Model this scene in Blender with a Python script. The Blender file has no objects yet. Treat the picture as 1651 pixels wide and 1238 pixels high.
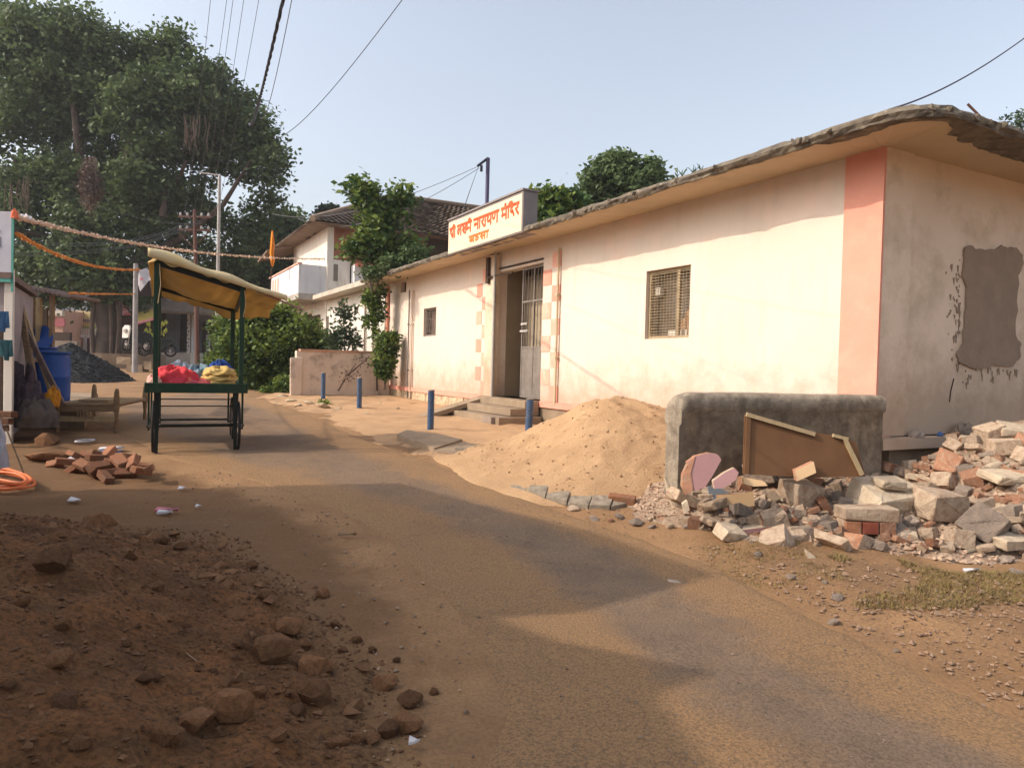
import bpy, bmesh, math, random
import numpy as np
from mathutils import Vector, Matrix, Euler
random.seed(7); rng = np.random.default_rng(7)
S = bpy.context.scene
COL = S.collection
# ------------------------------------------------------------------ camera
FPX, W0, H0, EYE = 1160.0, 1651.0, 1238.0, 1.5
TH, PH = math.radians(1.38), 0.026
f_ = Vector((0, math.cos(TH), -math.sin(TH)))
r0 = Vector((1, 0, 0)); u0 = Vector((0, math.sin(TH), math.cos(TH)))
cr = r0*math.cos(PH) + u0*math.sin(PH)
cu = -r0*math.sin(PH) + u0*math.cos(PH)
cam = bpy.data.objects.new('camera', bpy.data.cameras.new('camera')); COL.objects.link(cam)
cam.data.sensor_fit = 'HORIZONTAL'; cam.data.sensor_width = 36.0
cam.data.lens = 36.0*FPX/W0; cam.data.clip_start = 0.05; cam.data.clip_end = 3000
M = Matrix((( cr.x, cu.x, -f_.x, 0), (cr.y, cu.y, -f_.y, 0), (cr.z, cu.z, -f_.z, EYE), (0, 0, 0, 1)))
cam.matrix_world = M; S.camera = cam
# ------------------------------------------------------------------ world, sun, exposure
SUN_AZ = math.radians(12)      # horizontal travel direction of the light, from +X towards +Y
SUN_EL = math.radians(36)
w = bpy.data.worlds.new('World'); S.world = w; w.use_nodes = True
nt = w.node_tree; bg = nt.nodes['Background']
sky = nt.nodes.new('ShaderNodeTexSky'); sky.sky_type = 'NISHITA'; sky.sun_disc = False
sky.sun_elevation = SUN_EL
sd = Vector((-math.cos(SUN_AZ), -math.sin(SUN_AZ), 0))       # towards the sun
sky.sun_rotation = math.atan2(sd.x, sd.y)
sky.air_density = 1.3; sky.dust_density = 4.5; sky.ozone_density = 2.0; sky.altitude = 100
hs = nt.nodes.new('ShaderNodeHueSaturation'); hs.inputs['Saturation'].default_value = 0.54
tn = nt.nodes.new('ShaderNodeMix'); tn.data_type = 'RGBA'; tn.blend_type = 'MULTIPLY'
tn.inputs[0].default_value = 1.0; tn.inputs[7].default_value = (1.03, 1.02, 1.03, 1)
nt.links.new(sky.outputs[0], hs.inputs['Color']); nt.links.new(hs.outputs[0], tn.inputs[6])
nt.links.new(tn.outputs[2], bg.inputs['Color'])
bg.inputs['Strength'].default_value = 0.15
sl = bpy.data.lights.new('sun', 'SUN'); sl.energy = 2.0; sl.angle = math.radians(0.6); sl.color = (1.0, 0.86, 0.71)
sun = bpy.data.objects.new('sun', sl); COL.objects.link(sun)
ldir = Vector((math.cos(SUN_AZ)*math.cos(SUN_EL), math.sin(SUN_AZ)*math.cos(SUN_EL), -math.sin(SUN_EL)))
sun.rotation_euler = ldir.to_track_quat('-Z', 'Y').to_euler()
S.view_settings.view_transform = 'Standard'; S.view_settings.look = 'None'
S.view_settings.exposure = 0.74; S.view_settings.gamma = 1.0; S.view_settings.use_curve_mapping = False
S.render.engine = 'CYCLES'
# ------------------------------------------------------------------ pixel helpers
def ray(px, py):
    return (f_ + cr*((px-W0/2)/FPX) + cu*((H0/2-py)/FPX))
O = Vector((0, 0, EYE))
def P(px, py, d):
    r = ray(px, py); return O + r*(d/r.y)
_by = [-60, 0, 4, 5.5, 7, 9.2, 13, 16, 20, 30, 45, 70, 120, 900]
_bz = [0, 0, 0, .03, .14, .28, .42, .48, .56, .72, 1.0, 1.3, 1.5, 1.5]
def H(x, y):
    return np.interp(y, _by, _bz)
def G(px, py, extra=0.0):
    r = ray(px, py); t = 1.0
    for _ in range(60):
        p = O + r*t
        g = float(H(p.x, p.y)) + extra
        t2 = (g-EYE)/r.z if r.z < -1e-4 else 200
        t = t*0.5 + t2*0.5
    p = O + r*t
    return Vector((p.x, p.y, float(H(p.x, p.y))+extra))
def hit(px, py, p0, n):
    r = ray(px, py); return O + r*((Vector(p0)-O).dot(n)/r.dot(n))
def _hash(ix, iy, s):
    h = (ix.astype(np.int64)*374761393 + iy.astype(np.int64)*668265263 + s*1442695041) & 0x7fffffff
    h = ((h ^ (h >> 13))*1274126177) & 0x7fffffff
    return ((h ^ (h >> 16)) & 0xffff)/65535.0
def vnoise(x, y, s=0):
    x = np.asarray(x, float); y = np.asarray(y, float)
    ix = np.floor(x); iy = np.floor(y); fx = x-ix; fy = y-iy
    fx = fx*fx*(3-2*fx); fy = fy*fy*(3-2*fy)
    a = _hash(ix, iy, s); b = _hash(ix+1, iy, s); c = _hash(ix, iy+1, s); d = _hash(ix+1, iy+1, s)
    return (a*(1-fx)+b*fx)*(1-fy) + (c*(1-fx)+d*fx)*fy - 0.5
def fbm(x, y, o=4, s=0):
    v = 0; a = 1.0
    for k in range(o):
        v = v + a*vnoise(np.asarray(x)*2**k+17*k, np.asarray(y)*2**k-9*k, s+k); a *= 0.5
    return v
# ------------------------------------------------------------------ materials
MATS = {}
def mat(name, c1, c2=None, scale=4.0, rough=0.85, bump=0.15, bscale=40.0, streak=None, stain=None, stain_scale=2.0, stain_amt=0.5,
        metal=0.0, splash=0.0, fine=0.0, attr=None, spec=0.3, trans=0.0, rand=0.0, stretch=(1, 1, 1), stain_lo=0.5, c3=None):
    """procedural surface: two tones by noise, an optional stain, optional fine speckle, bump"""
    if name in MATS: return MATS[name]
    m = bpy.data.materials.new(name); m.use_nodes = True; n = m.node_tree; L = n.links.new
    bs = n.nodes['Principled BSDF']; out = n.nodes['Material Output']
    tc = n.nodes.new('ShaderNodeTexCoord'); mp = n.nodes.new('ShaderNodeMapping'); L(tc.outputs['Object'], mp.inputs[0])
    mp.inputs['Scale'].default_value = stretch
    def noise(sc, det=5, ro=0.6):
        q = n.nodes.new('ShaderNodeTexNoise'); q.inputs['Scale'].default_value = sc
        q.inputs['Detail'].default_value = det; q.inputs['Roughness'].default_value = ro; L(mp.outputs[0], q.inputs['Vector']); return q
    def ramp(src, lo, hi):
        q = n.nodes.new('ShaderNodeMapRange'); q.inputs[1].default_value = lo; q.inputs[2].default_value = hi; L(src, q.inputs[0]); return q.outputs[0]
    def mix(fac, a, b, mode='MIX'):
        q = n.nodes.new('ShaderNodeMix'); q.data_type = 'RGBA'; q.blend_type = mode
        if isinstance(fac, float): q.inputs[0].default_value = fac
        else: L(fac, q.inputs[0])
        for i, v in ((6, a), (7, b)):
            if isinstance(v, tuple): q.inputs[i].default_value = (*v, 1)
            else: L(v, q.inputs[i])
        return q.outputs[2]
    c2 = c2 or tuple(v*0.8 for v in c1)
    col = mix(ramp(noise(scale).outputs[0], 0.35, 0.65), c1, c2)
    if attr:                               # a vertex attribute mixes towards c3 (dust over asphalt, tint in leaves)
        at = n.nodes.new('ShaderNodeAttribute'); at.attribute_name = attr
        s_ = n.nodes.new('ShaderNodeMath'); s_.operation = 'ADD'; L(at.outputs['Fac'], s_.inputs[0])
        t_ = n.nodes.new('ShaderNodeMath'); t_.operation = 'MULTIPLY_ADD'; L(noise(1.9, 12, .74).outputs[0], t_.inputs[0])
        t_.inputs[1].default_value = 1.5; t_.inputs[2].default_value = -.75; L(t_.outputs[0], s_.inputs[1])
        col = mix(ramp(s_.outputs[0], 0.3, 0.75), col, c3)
    if stain:
        col = mix(ramp(noise(stain_scale, 7, 0.65).outputs[0], stain_lo, stain_lo+0.2), col, mix(float(stain_amt), col, stain))
    if streak:
        mp2 = n.nodes.new('ShaderNodeMapping'); L(tc.outputs['Object'], mp2.inputs[0]); mp2.inputs['Scale'].default_value = (7, 7, 1.1)
        q = n.nodes.new('ShaderNodeTexNoise'); q.inputs['Scale'].default_value = 1.0; q.inputs['Detail'].default_value = 5; L(mp2.outputs[0], q.inputs['Vector'])
        col = mix(ramp(q.outputs[0], 0.52, 0.78), col, mix(0.55, col, streak))
    if splash:                             # mud splashed up from the ground: height above the thing's foot, broken by noise
        sx = n.nodes.new('ShaderNodeSeparateXYZ'); L(tc.outputs['Object'], sx.inputs[0])
        a_ = n.nodes.new('ShaderNodeMath'); a_.operation = 'MULTIPLY_ADD'; L(noise(3.5, 8, .7).outputs[0], a_.inputs[0]); a_.inputs[1].default_value = -1.5; L(sx.outputs[2], a_.inputs[2])
        col = mix(ramp(a_.outputs[0], splash, splash-.75), col, mix(.6, col, (.36, .22, .13)))
        q = noise(11, 6, .7); col = mix(ramp(q.outputs[0], .62, .74), col, mix(.35, col, (.40, .28, .18)))
    if fine:
        q = noise(bscale*1.7, 3, 0.7)
        col = mix(ramp(q.outputs[0], 0.42, 0.62), col, mix(float(fine), col, tuple(v*0.35 for v in c2)))
    if rand:
        oi = n.nodes.new('ShaderNodeObjectInfo'); hv = n.nodes.new('ShaderNodeHueSaturation'); L(col, hv.inputs['Color'])
        L(n_mr(n, L, oi.outputs['Random'], 1-rand, 1+rand), hv.inputs['Value']); col = hv.outputs[0]
    L(col, bs.inputs['Base Color'])
    bs.inputs['Roughness'].default_value = rough; bs.inputs['Metallic'].default_value = metal
    bs.inputs['Specular IOR Level'].default_value = spec
    if bump:
        b = n.nodes.new('ShaderNodeBump'); b.inputs['Strength'].default_value = min(1.0, bump*2); b.inputs['Distance'].default_value = 0.02
        q = noise(bscale, 6, 0.7); L(q.outputs[0], b.inputs['Height']); L(b.outputs[0], bs.inputs['Normal'])
    if trans:
        tr = n.nodes.new('ShaderNodeBsdfTranslucent'); L(col, tr.inputs[0]); mx = n.nodes.new('ShaderNodeMixShader')
        mx.inputs[0].default_value = trans; L(bs.outputs[0], mx.inputs[1]); L(tr.outputs[0], mx.inputs[2]); L(mx.outputs[0], out.inputs[0])
    MATS[name] = m
    return m
def n_mr(n, L, src, lo, hi):
    q = n.nodes.new('ShaderNodeMapRange'); L(src, q.inputs[0]); q.inputs[3].default_value = lo; q.inputs[4].default_value = hi; return q.outputs[0]

DUST = (.345, .200, .098)
M_ground = mat('dusty_earth', DUST, (.25, .14, .066), 1.3, .95, .35, 30, stain=(.14, .085, .05), stain_scale=.6, stain_amt=.5, fine=.35, attr='dirt', c3=(.180, .096, .042))
M_road = mat('dusty_asphalt', (.265, .180, .118), (.215, .148, .098), 2.2, .93, .45, 45, attr='dust', c3=(.35, .205, .098), stain=(.13, .09, .062), stain_scale=1.1, stain_amt=.3, fine=.6)
M_soil = mat('dark_red_soil', (.215, .092, .032), (.110, .050, .019), 3.5, .97, .8, 26, stain=(.21, .12, .055), stain_scale=1.4, stain_amt=.45, fine=.6, attr='dirt', c3=(.180, .096, .042))
M_clod = mat('soil_clod', (.26, .125, .055), (.16, .078, .036), 9, .97, .5, 22, rand=.35)
M_sand = mat('building_sand', (.54, .345, .185), (.46, .285, .15), 2.0, .95, 1.0, 38, stain=(.40, .23, .11), stain_scale=5, stain_amt=.4, fine=.22)
M_black = mat('black_gravel', (.040, .042, .042), (.022, .023, .024), 3, .9, .9, 14, fine=.5)
M_wall = mat('cream_wall_paint', (.68, .58, .49), (.64, .54, .45), .7, .85, .1, 30, stain=(.78, .56, .45), stain_scale=1.3, stain_amt=.55, splash=.6, streak=(.60, .49, .39))
M_side = mat('stained_cream_paint', (.75, .61, .475), (.67, .54, .415), .8, .85, .08, 30, stain=(.36, .27, .15), stain_scale=1.3, stain_amt=.6, stain_lo=.47, splash=.9)
M_pink = mat('salmon_paint', (.70, .32, .235), (.65, .28, .20), 1.2, .75, .05, 30, stain=(.76, .38, .27), stain_scale=3, stain_amt=.6)
M_pinkpale = mat('faded_salmon_paint', (.72, .38, .28), (.70, .34, .25), 3, .8, .05, 30, stain=(.82, .60, .46), stain_scale=6, stain_amt=.6)
M_soffit = mat('soffit_ochre_paint', (.56, .44, .29), (.49, .385, .255), 1.0, .85, .06, 25, stain=(.30, .20, .12), stain_scale=1.2, stain_amt=.55, stain_lo=.58)
M_eave = mat('mossy_eave_concrete', (.20, .165, .12), (.085, .070, .055), 5, .95, .9, 18, stain=(.42, .35, .24), stain_scale=9, stain_amt=.7, stain_lo=.55)
M_dark = mat('damp_concrete', (.36, .30, .225), (.19, .15, .11), 6, .95, .6, 22, streak=(.07, .056, .043), stain=(.46, .39, .29), stain_scale=7, stain_amt=.75, stain_lo=.5)
M_conc = mat('plain_concrete', (.36, .27, .18), (.27, .195, .13), 3, .92, .35, 30, fine=.3)
M_cement = mat('fresh_cement', (.33, .24, .175), (.27, .20, .145), 5, .95, .35, 22, stain=(.27, .20, .14), stain_scale=3)
M_stonebase = mat('limed_stone', (.62, .50, .33), (.33, .23, .14), 7, .95, .8, 10)
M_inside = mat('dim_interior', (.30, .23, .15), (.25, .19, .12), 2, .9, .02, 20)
M_doorp = mat('ochre_door_paint', (.36, .29, .20), (.30, .24, .16), 3, .6, .05, 20)
M_metalg = mat('grey_gate_metal', (.23, .20, .17), (.17, .14, .12), 6, .6, .05, 30, metal=.2)
M_pipe = mat('grey_pipe', (.45, .42, .38), None, 5, .5, .02, 30)
M_grille = mat('grille_ochre_paint', (.36, .28, .17), (.27, .20, .12), 10, .6, .03, 30)
M_blue = mat('blue_post_paint', (.055, .105, .20), (.045, .08, .15), 8, .55, .04, 30, stain=(.17, .13, .10), stain_scale=14, stain_amt=.8, stain_lo=.53)
M_signface = mat('cream_sign_paint', (.74, .60, .41), (.72, .57, .39), 2, .7, .01, 30)
M_signback = mat('grey_cement_side', (.26, .22, .21), (.21, .185, .18), 4, .9, .1, 30)
M_letter = mat('orange_red_lettering', (.62, .075, .02), (.60, .11, .03), 14, .7, 0, 30)
M_letter2 = mat('orange_lettering', (.68, .17, .03), (.62, .14, .03), 14, .7, 0, 30)
M_white = mat('whitewash', (.74, .68, .60), (.66, .60, .53), 1.0, .85, .05, 20, streak=(.36, .31, .26))
M_whitecool = mat('cool_whitewash', (.68, .67, .68), (.60, .59, .60), 1.0, .85, .05, 20, streak=(.35, .33, .3))
M_terra = mat('terracotta_wall', (.34, .15, .085), (.26, .11, .065), 1.6, .9, .1, 20)
M_tile = mat('clay_roof_tile', (.25, .18, .13), (.17, .12, .085), 3, .92, .3, 12, stain=(.26, .19, .13), stain_scale=6)
M_darkwood = mat('dark_wood', (.075, .045, .028), (.045, .028, .018), 6, .8, .1, 20)
M_wood = mat('weathered_wood', (.30, .20, .11), (.20, .13, .075), 8, .85, .2, 20, stretch=(1, 1, 6))
M_woodl = mat('pale_batten_wood', (.42, .31, .17), (.34, .24, .13), 8, .8, .15, 20, stretch=(6, 1, 1))
M_plank = mat('grey_brown_plank', (.20, .14, .115), (.13, .09, .075), 8, .85, .2, 20)
M_board = mat('brown_hardboard', (.175, .085, .035), (.13, .06, .025), 2.5, .8, .05, 20)
M_cartg = mat('dark_green_cart_paint', (.010, .042, .018), (.008, .028, .014), 8, .5, .1, 30, stain=(.09, .06, .04), stain_scale=13, stain_amt=.7, stain_lo=.57)
M_cartb = mat('blackened_green_paint', (.012, .020, .015), (.01, .014, .012), 8, .5, .04, 30)
M_tarp = mat('yellow_tarpaulin', (.58, .42, .17), (.50, .35, .13), 3, .7, .12, 8, trans=.38)
M_rubber = mat('black_rubber', (.02, .018, .017), None, 5, .8, .05, 30)
M_drum = mat('blue_drum_plastic', (.02, .085, .34), (.018, .07, .27), 3, .4, .02, 20)
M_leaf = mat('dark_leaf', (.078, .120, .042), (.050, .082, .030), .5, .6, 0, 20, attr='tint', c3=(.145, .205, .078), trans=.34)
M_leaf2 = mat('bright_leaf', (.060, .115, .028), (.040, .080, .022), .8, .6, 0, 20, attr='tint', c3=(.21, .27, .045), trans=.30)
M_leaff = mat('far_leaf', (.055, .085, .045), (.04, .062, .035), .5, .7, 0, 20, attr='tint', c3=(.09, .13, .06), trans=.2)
M_bark = mat('tree_bark', (.115, .082, .062), (.070, .050, .040), 2, .95, .6, 6)
M_root = mat('dry_aerial_root', (.15, .10, .08), (.11, .08, .065), 6, .95, .2, 10)
M_brick = mat('fired_brick', (.31, .135, .070), (.22, .10, .052), 12, .92, .7, 25, rand=.35, stain=(.34, .23, .15), stain_scale=9, stain_amt=.5)
M_brickb = mat('bright_broken_brick', (.46, .225, .13), (.34, .17, .10), 12, .92, .8, 25, rand=.3, stain=(.46, .34, .24), stain_scale=7, stain_amt=.8, stain_lo=.48)
M_plaster = mat('broken_plaster', (.55, .42, .30), (.43, .33, .235), 6, .93, .9, 20, rand=.25, stain=(.36, .20, .12), stain_scale=6, stain_amt=.7, stain_lo=.47)
M_plasterw = mat('pale_plaster', (.63, .51, .365), (.52, .42, .30), 6, .9, .7, 20, rand=.2, stain=(.40, .27, .18), stain_scale=7, stain_amt=.6, stain_lo=.48)
M_greyc = mat('grey_rubble_concrete', (.38, .30, .235), (.27, .21, .165), 6, .93, .8, 20, rand=.25)
M_mauve = mat('mauve_plaster_paint', (.36, .195, .185), (.32, .175, .165), 4, .85, .1, 25)
M_mortar = mat('mortar', (.47, .37, .26), None, 8, .95, .4, 25)
M_bluegrey = mat('blue_grey_paint', (.16, .18, .20), None, 5, .8, .05, 20)
M_beiget = mat('beige_tile_face', (.66, .44, .24), (.62, .41, .22), 4, .6, .05, 20)
M_grass = mat('dry_grass', (.30, .22, .085), (.19, .14, .06), 5, .9, 0, 20, trans=.25)
M_orange = mat('orange_hose', (.80, .20, .06), None, 5, .45, 0, 20)
M_wire = mat('grey_wire', (.10, .10, .11), None, 5, .6, 0, 20)
M_wireb = mat('black_cable', (.03, .03, .05), None, 5, .6, 0, 20)
M_polec = mat('grey_pole', (.36, .34, .33), (.28, .26, .25), 4, .8, .1, 20)
M_rustp = mat('rust_pole', (.16, .075, .055), (.11, .055, .04), 8, .85, .1, 20)
M_mast = mat('violet_grey_mast', (.10, .085, .16), None, 4, .6, .02, 20)
M_saff = mat('saffron_cloth', (.85, .26, .03), (.80, .33, .03), 4, .8, 0, 20, trans=.35)
M_teal = mat('teal_paint', (.10, .36, .30), None, 4, .7, .02, 20)
# ------------------------------------------------------------------ mesh building
class Frame:
    def __init__(s, o, ang):               # x axis at angle ang (radians, from +X), y axis perpendicular (left of it)
        s.o = Vector(o); s.x = Vector((math.cos(ang), math.sin(ang), 0)); s.y = Vector((-math.sin(ang), math.cos(ang), 0))
    def __call__(s, x, y, z): return s.o + s.x*x + s.y*y + Vector((0, 0, z))
class AX:                                   # frame from two explicit axes
    def __init__(s, o, x, y): s.o = Vector(o); s.x = Vector(x); s.y = Vector(y)
    __call__ = Frame.__call__
WF = Frame((0, 0, 0), 0)
class MB:
    def __init__(s): s.v = []; s.f = []; s.m = []; s.sm = []
    def add(s, vs, fs, mi=0, smooth=False):
        b = len(s.v); s.v += [tuple(p) for p in vs]
        for f in fs: s.f.append([b+i for i in f]); s.m.append(mi); s.sm.append(smooth)
        return s
    def box(s, F, x0, x1, y0, y1, z0, z1, mi=0, j=0.0):
        vs = [F(x, y, z) + Vector((random.uniform(-j, j), random.uniform(-j, j), random.uniform(-j, j))) for z in (z0, z1) for x, y in ((x0, y0), (x1, y0), (x1, y1), (x0, y1))]
        return s.add(vs, [(0, 3, 2, 1), (4, 5, 6, 7), (0, 1, 5, 4), (1, 2, 6, 5), (2, 3, 7, 6), (3, 0, 4, 7)], mi)
    def tube(s, pts, r, n=8, mi=0, caps=True, smooth=True):
        pts = [Vector(p) for p in pts]; k = len(pts); rs = r if isinstance(r, (list, tuple)) else [r]*k; vs = []
        up = None
        for i, p in enumerate(pts):
            t = (pts[min(i+1, k-1)]-pts[max(i-1, 0)])
            t = t.normalized() if t.length > 1e-9 else Vector((0, 0, 1))
            if up is None: up = t.orthogonal().normalized()
            else:
                up = up - t*up.dot(t); up = up.normalized() if up.length > 1e-6 else t.orthogonal().normalized()
            q = t.cross(up)
            for a in range(n): vs.append(p + (up*math.cos(2*math.pi*a/n) + q*math.sin(2*math.pi*a/n))*rs[i])
        fs = [(i*n+a, i*n+(a+1) % n, (i+1)*n+(a+1) % n, (i+1)*n+a) for i in range(k-1) for a in range(n)]
        s.add(vs, fs, mi, smooth)
        if caps: s.add(vs[:n], [tuple(range(n))[::-1]], mi); s.add(vs[-n:], [tuple(range(n))], mi)
        return s
    def prism(s, pts, d, mi=0, mside=None):  # polygon (world points) extruded by vector d
        n = len(pts); a = [Vector(p) for p in pts]; b = [p+Vector(d) for p in a]
        s.add(a+b, [tuple(range(n))[::-1], tuple(range(n, 2*n))], mi)
        return s.add(a+b, [(i, (i+1) % n, n+(i+1) % n, n+i) for i in range(n)], mi if mside is None else mside)
    def build(s, name, mats, parent=None, bevel=0, sub=0):
        me = bpy.data.meshes.new(name); off = parent['_o'] if parent is not None and '_o' in parent else (0, 0, 0)
        me.from_pydata([(x-off[0], y-off[1], z-off[2]) for x, y, z in s.v], [], s.f)
        for m in (mats if isinstance(mats, (list, tuple)) else [mats]): me.materials.append(m)
        me.polygons.foreach_set('material_index', s.m); me.polygons.foreach_set('use_smooth', s.sm); me.update()
        o = bpy.data.objects.new(name, me); COL.objects.link(o)
        if parent is not None: o.parent = parent; o['_o'] = tuple(off)
        if bevel:
            b = o.modifiers.new('bevel', 'BEVEL'); b.width = bevel; b.segments = 2; b.limit_method = 'ANGLE'
        return o
def tag(o, label=None, cat=None, group=None, kind=None):
    if label: o['label'] = label
    if cat: o['category'] = cat
    if group: o['group'] = group
    if kind: o['kind'] = kind
    return o
def thing(name, label, cat, loc, group=None):
    o = bpy.data.objects.new(name, None); COL.objects.link(o); o.location = loc; o['_o'] = tuple(loc); o.empty_display_size = .1
    return tag(o, label, cat, group)
def one(mb, name, mats, loc, label, cat, group=None, bevel=0, kind=None):   # a thing that is one mesh, its origin at loc
    d = {'_o': tuple(loc)}
    me_o = mb.build(name, mats, None, bevel)
    me_o.data.transform(Matrix.Translation(-Vector(loc))); me_o.location = loc
    return tag(me_o, label, cat, group, kind)
def npmesh(name, V, F, mats, parent=None, attrs=None, smooth=False, k=None):
    me = bpy.data.meshes.new(name); V = np.asarray(V, np.float32); F = np.asarray(F, np.int32)
    if parent is not None and '_o' in parent: V = V - np.array(tuple(parent['_o']), np.float32)
    k = F.shape[1]
    me.vertices.add(len(V)); me.vertices.foreach_set('co', V.ravel())
    me.loops.add(F.size); me.loops.foreach_set('vertex_index', F.ravel())
    me.polygons.add(len(F)); me.polygons.foreach_set('loop_start', np.arange(0, F.size, k, dtype=np.int32))
    me.update(calc_edges=True)
    me.polygons.foreach_set('use_smooth', [smooth]*len(F))
    for m in (mats if isinstance(mats, (list, tuple)) else [mats]): me.materials.append(m)
    for nme, arr in (attrs or {}).items():
        at = me.attributes.new(nme, 'FLOAT', 'POINT'); at.data.foreach_set('value', np.asarray(arr, np.float32))
    o = bpy.data.objects.new(name, me); COL.objects.link(o)
    if parent is not None: o.parent = parent
    return o
def gridfaces(nx, ny):
    i, j = np.meshgrid(np.arange(nx-1), np.arange(ny-1), indexing='ij'); a = (i*ny+j).ravel()
    return np.stack([a, a+ny, a+ny+1, a+1], 1)
def leaves(name, lobes, n, size, m, parent=None, per=26, spread=.32, seed=1, kind=None, drop=0.0):
    """leaf-sized faces in clumps through ellipsoid lobes: (cx,cy,cz,rx,ry,rz)"""
    r = np.random.default_rng(seed); lobes = np.array(lobes, float)
    vol = (lobes[:, 3]*lobes[:, 4]*lobes[:, 5])**(2/3); vol /= vol.sum(); nc = max(1, n//per)
    li = r.choice(len(lobes), nc, p=vol); d = r.normal(size=(nc, 3)); d /= np.linalg.norm(d, axis=1)[:, None]
    rad = r.random(nc)**.36
    lo = lobes[li]; wob = 1+.22*np.sin(d[:, 0]*7+li)*np.cos(d[:, 2]*6+li*2)
    c = lo[:, :3] + d*lo[:, 3:]*(rad*wob)[:, None]
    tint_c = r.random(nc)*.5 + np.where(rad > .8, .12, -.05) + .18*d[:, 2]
    ci = np.repeat(np.arange(nc), per); N = len(ci)
    p = c[ci] + r.normal(size=(N, 3))*spread*np.array([1, 1, .7]); p[:, 2] -= drop*r.random(N)
    a = r.normal(size=(N, 3)); a[:, 2] *= .6; a /= np.linalg.norm(a, axis=1)[:, None]
    b = np.cross(a, r.normal(size=(N, 3))); b /= np.linalg.norm(b, axis=1)[:, None]
    s_ = size*(.6+.8*r.random(N))[:, None]
    V = np.stack([p-a*s_*.55, p+b*s_*.32, p+a*s_*.6, p-b*s_*.32], 1).reshape(-1, 3)
    F = np.arange(N*4).reshape(-1, 4)
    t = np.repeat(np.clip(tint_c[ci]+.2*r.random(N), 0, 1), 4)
    o = npmesh(name, V, F, m, parent, {'tint': t}); 
    if kind: o['kind'] = kind
    return o
def hull_mesh(name, pts, mats, mi=None, smooth=False):
    bm = bmesh.new()
    for p in pts: bm.verts.new(p)
    r = bmesh.ops.convex_hull(bm, input=bm.verts)
    for v in [v for v in bm.verts if not v.link_faces]: bm.verts.remove(v)
    if mi:
        for f in bm.faces: f.material_index = mi(f)
    me = bpy.data.meshes.new(name); bm.to_mesh(me); bm.free()
    for m in mats: me.materials.append(m)
    return me
def put(name, me, loc, rot=(0, 0, 0), sc=1.0, parent=None, label=None, cat=None, group=None, kind=None):
    o = bpy.data.objects.new(name, me); COL.objects.link(o)
    if parent is not None: o.parent = parent; loc = Vector(loc)-Vector(tuple(parent['_o']))
    o.location = loc; o.rotation_euler = rot; o.scale = (sc, sc, sc) if isinstance(sc, (int, float)) else sc
    return tag(o, label, cat, group, kind)
# ================================================================== GROUND AND ROAD
def g2(px, py): p = G(px, py); return (p.x, p.y)
Rp = [(4.3, -3), (4.1, 1)] + [g2(*q) for q in ((1600, 1150), (1500, 1085), (1350, 1010), (1200, 935), (1100, 888), (980, 848), (850, 803), (740, 760), (640, 726), (560, 694), (480, 660), (420, 642), (370, 631))] + [(-7.6, 24), (-10.5, 32), (-12.5, 43)]
Lp = [(-.1, -3), (-.2, 1)] + [g2(*q) for q in ((790, 1130), (740, 990), (650, 895), (545, 825), (420, 778), (270, 742))] + [g2(130, 672), g2(150, 650), (-9.6, 20), (-11.4, 24), (-14.5, 32), (-17.5, 43)]
def resample(pl, n):
    p = np.array(pl, float); d = np.r_[0, np.cumsum(np.hypot(*np.diff(p, axis=0).T))]
    # chaikin-like smoothing through cubic-ish interpolation of the arclength
    t = np.linspace(0, d[-1], n); q = np.stack([np.interp(t, d, p[:, 0]), np.interp(t, d, p[:, 1])], 1)
    for _ in range(6): q[1:-1] = (q[:-2]+2*q[1:-1]+q[2:])/4
    return q
NR, NC = 260, 30
RR, LL = resample(Rp, NR), resample(Lp, NR)
RR[:, 0] += .10*fbm(RR[:, 0]*2, RR[:, 1]*2, 3, 5); RR[:, 1] += .08*fbm(RR[:, 0]*3, RR[:, 1]*3, 3, 6)
LL[:, 0] += .12*fbm(LL[:, 0]*2, LL[:, 1]*2, 3, 7)
POLY = np.vstack([RR[::4], LL[::-4]])
def road_sd(x, y):
    """signed distance to the road edge, positive inside"""
    x = np.asarray(x, float).ravel(); y = np.asarray(y, float).ravel(); ins = np.zeros(len(x), bool); dm = np.full(len(x), 1e9)
    for (ax, ay), (bx, by) in zip(POLY, np.roll(POLY, -1, 0)):
        c = ((ay > y) != (by > y)) & (x < (bx-ax)*(y-ay)/((by-ay) if by != ay else 1e-9)+ax); ins ^= c
        dx, dy = bx-ax, by-ay; t = np.clip(((x-ax)*dx+(y-ay)*dy)/(dx*dx+dy*dy+1e-9), 0, 1)
        dm = np.minimum(dm, np.hypot(x-ax-t*dx, y-ay-t*dy))
    return np.where(ins, dm, -dm)
def spaced(lo, a, b, hi, fine, coarse_n):
    l = a-(np.geomspace(1, a-lo+1, coarse_n)-1)[::-1][:-1]; r = b+(np.geomspace(1, hi-b+1, coarse_n)-1)[1:]
    return np.r_[l, np.arange(a, b, fine), r]
gx = spaced(-600, -9, 7.5, 600, .07, 34); gy = spaced(-60, .5, 15, 900, .06, 38)
X, Y = np.meshgrid(gx, gy, indexing='ij')
def ground_bumps(X, Y):
    sdv = road_sd(X, Y).reshape(np.shape(X)); out = np.clip(-sdv/.35, 0, 1); inn = np.clip(sdv/.2, 0, 1)
    near = np.clip((30-Y)/15, 0, 1)
    b = (.05*fbm(X*.9, Y*.9, 3, 11) + .028*fbm(X*4, Y*4, 3, 12) + .014*fbm(X*13, Y*13, 2, 13))
    bank = .05*np.clip(-sdv/.5, 0, 1)*(X > 0)*(Y < 7)
    return b*out*near + bank - .03*inn
Z = H(X, Y) + ground_bumps(X, Y)
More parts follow.
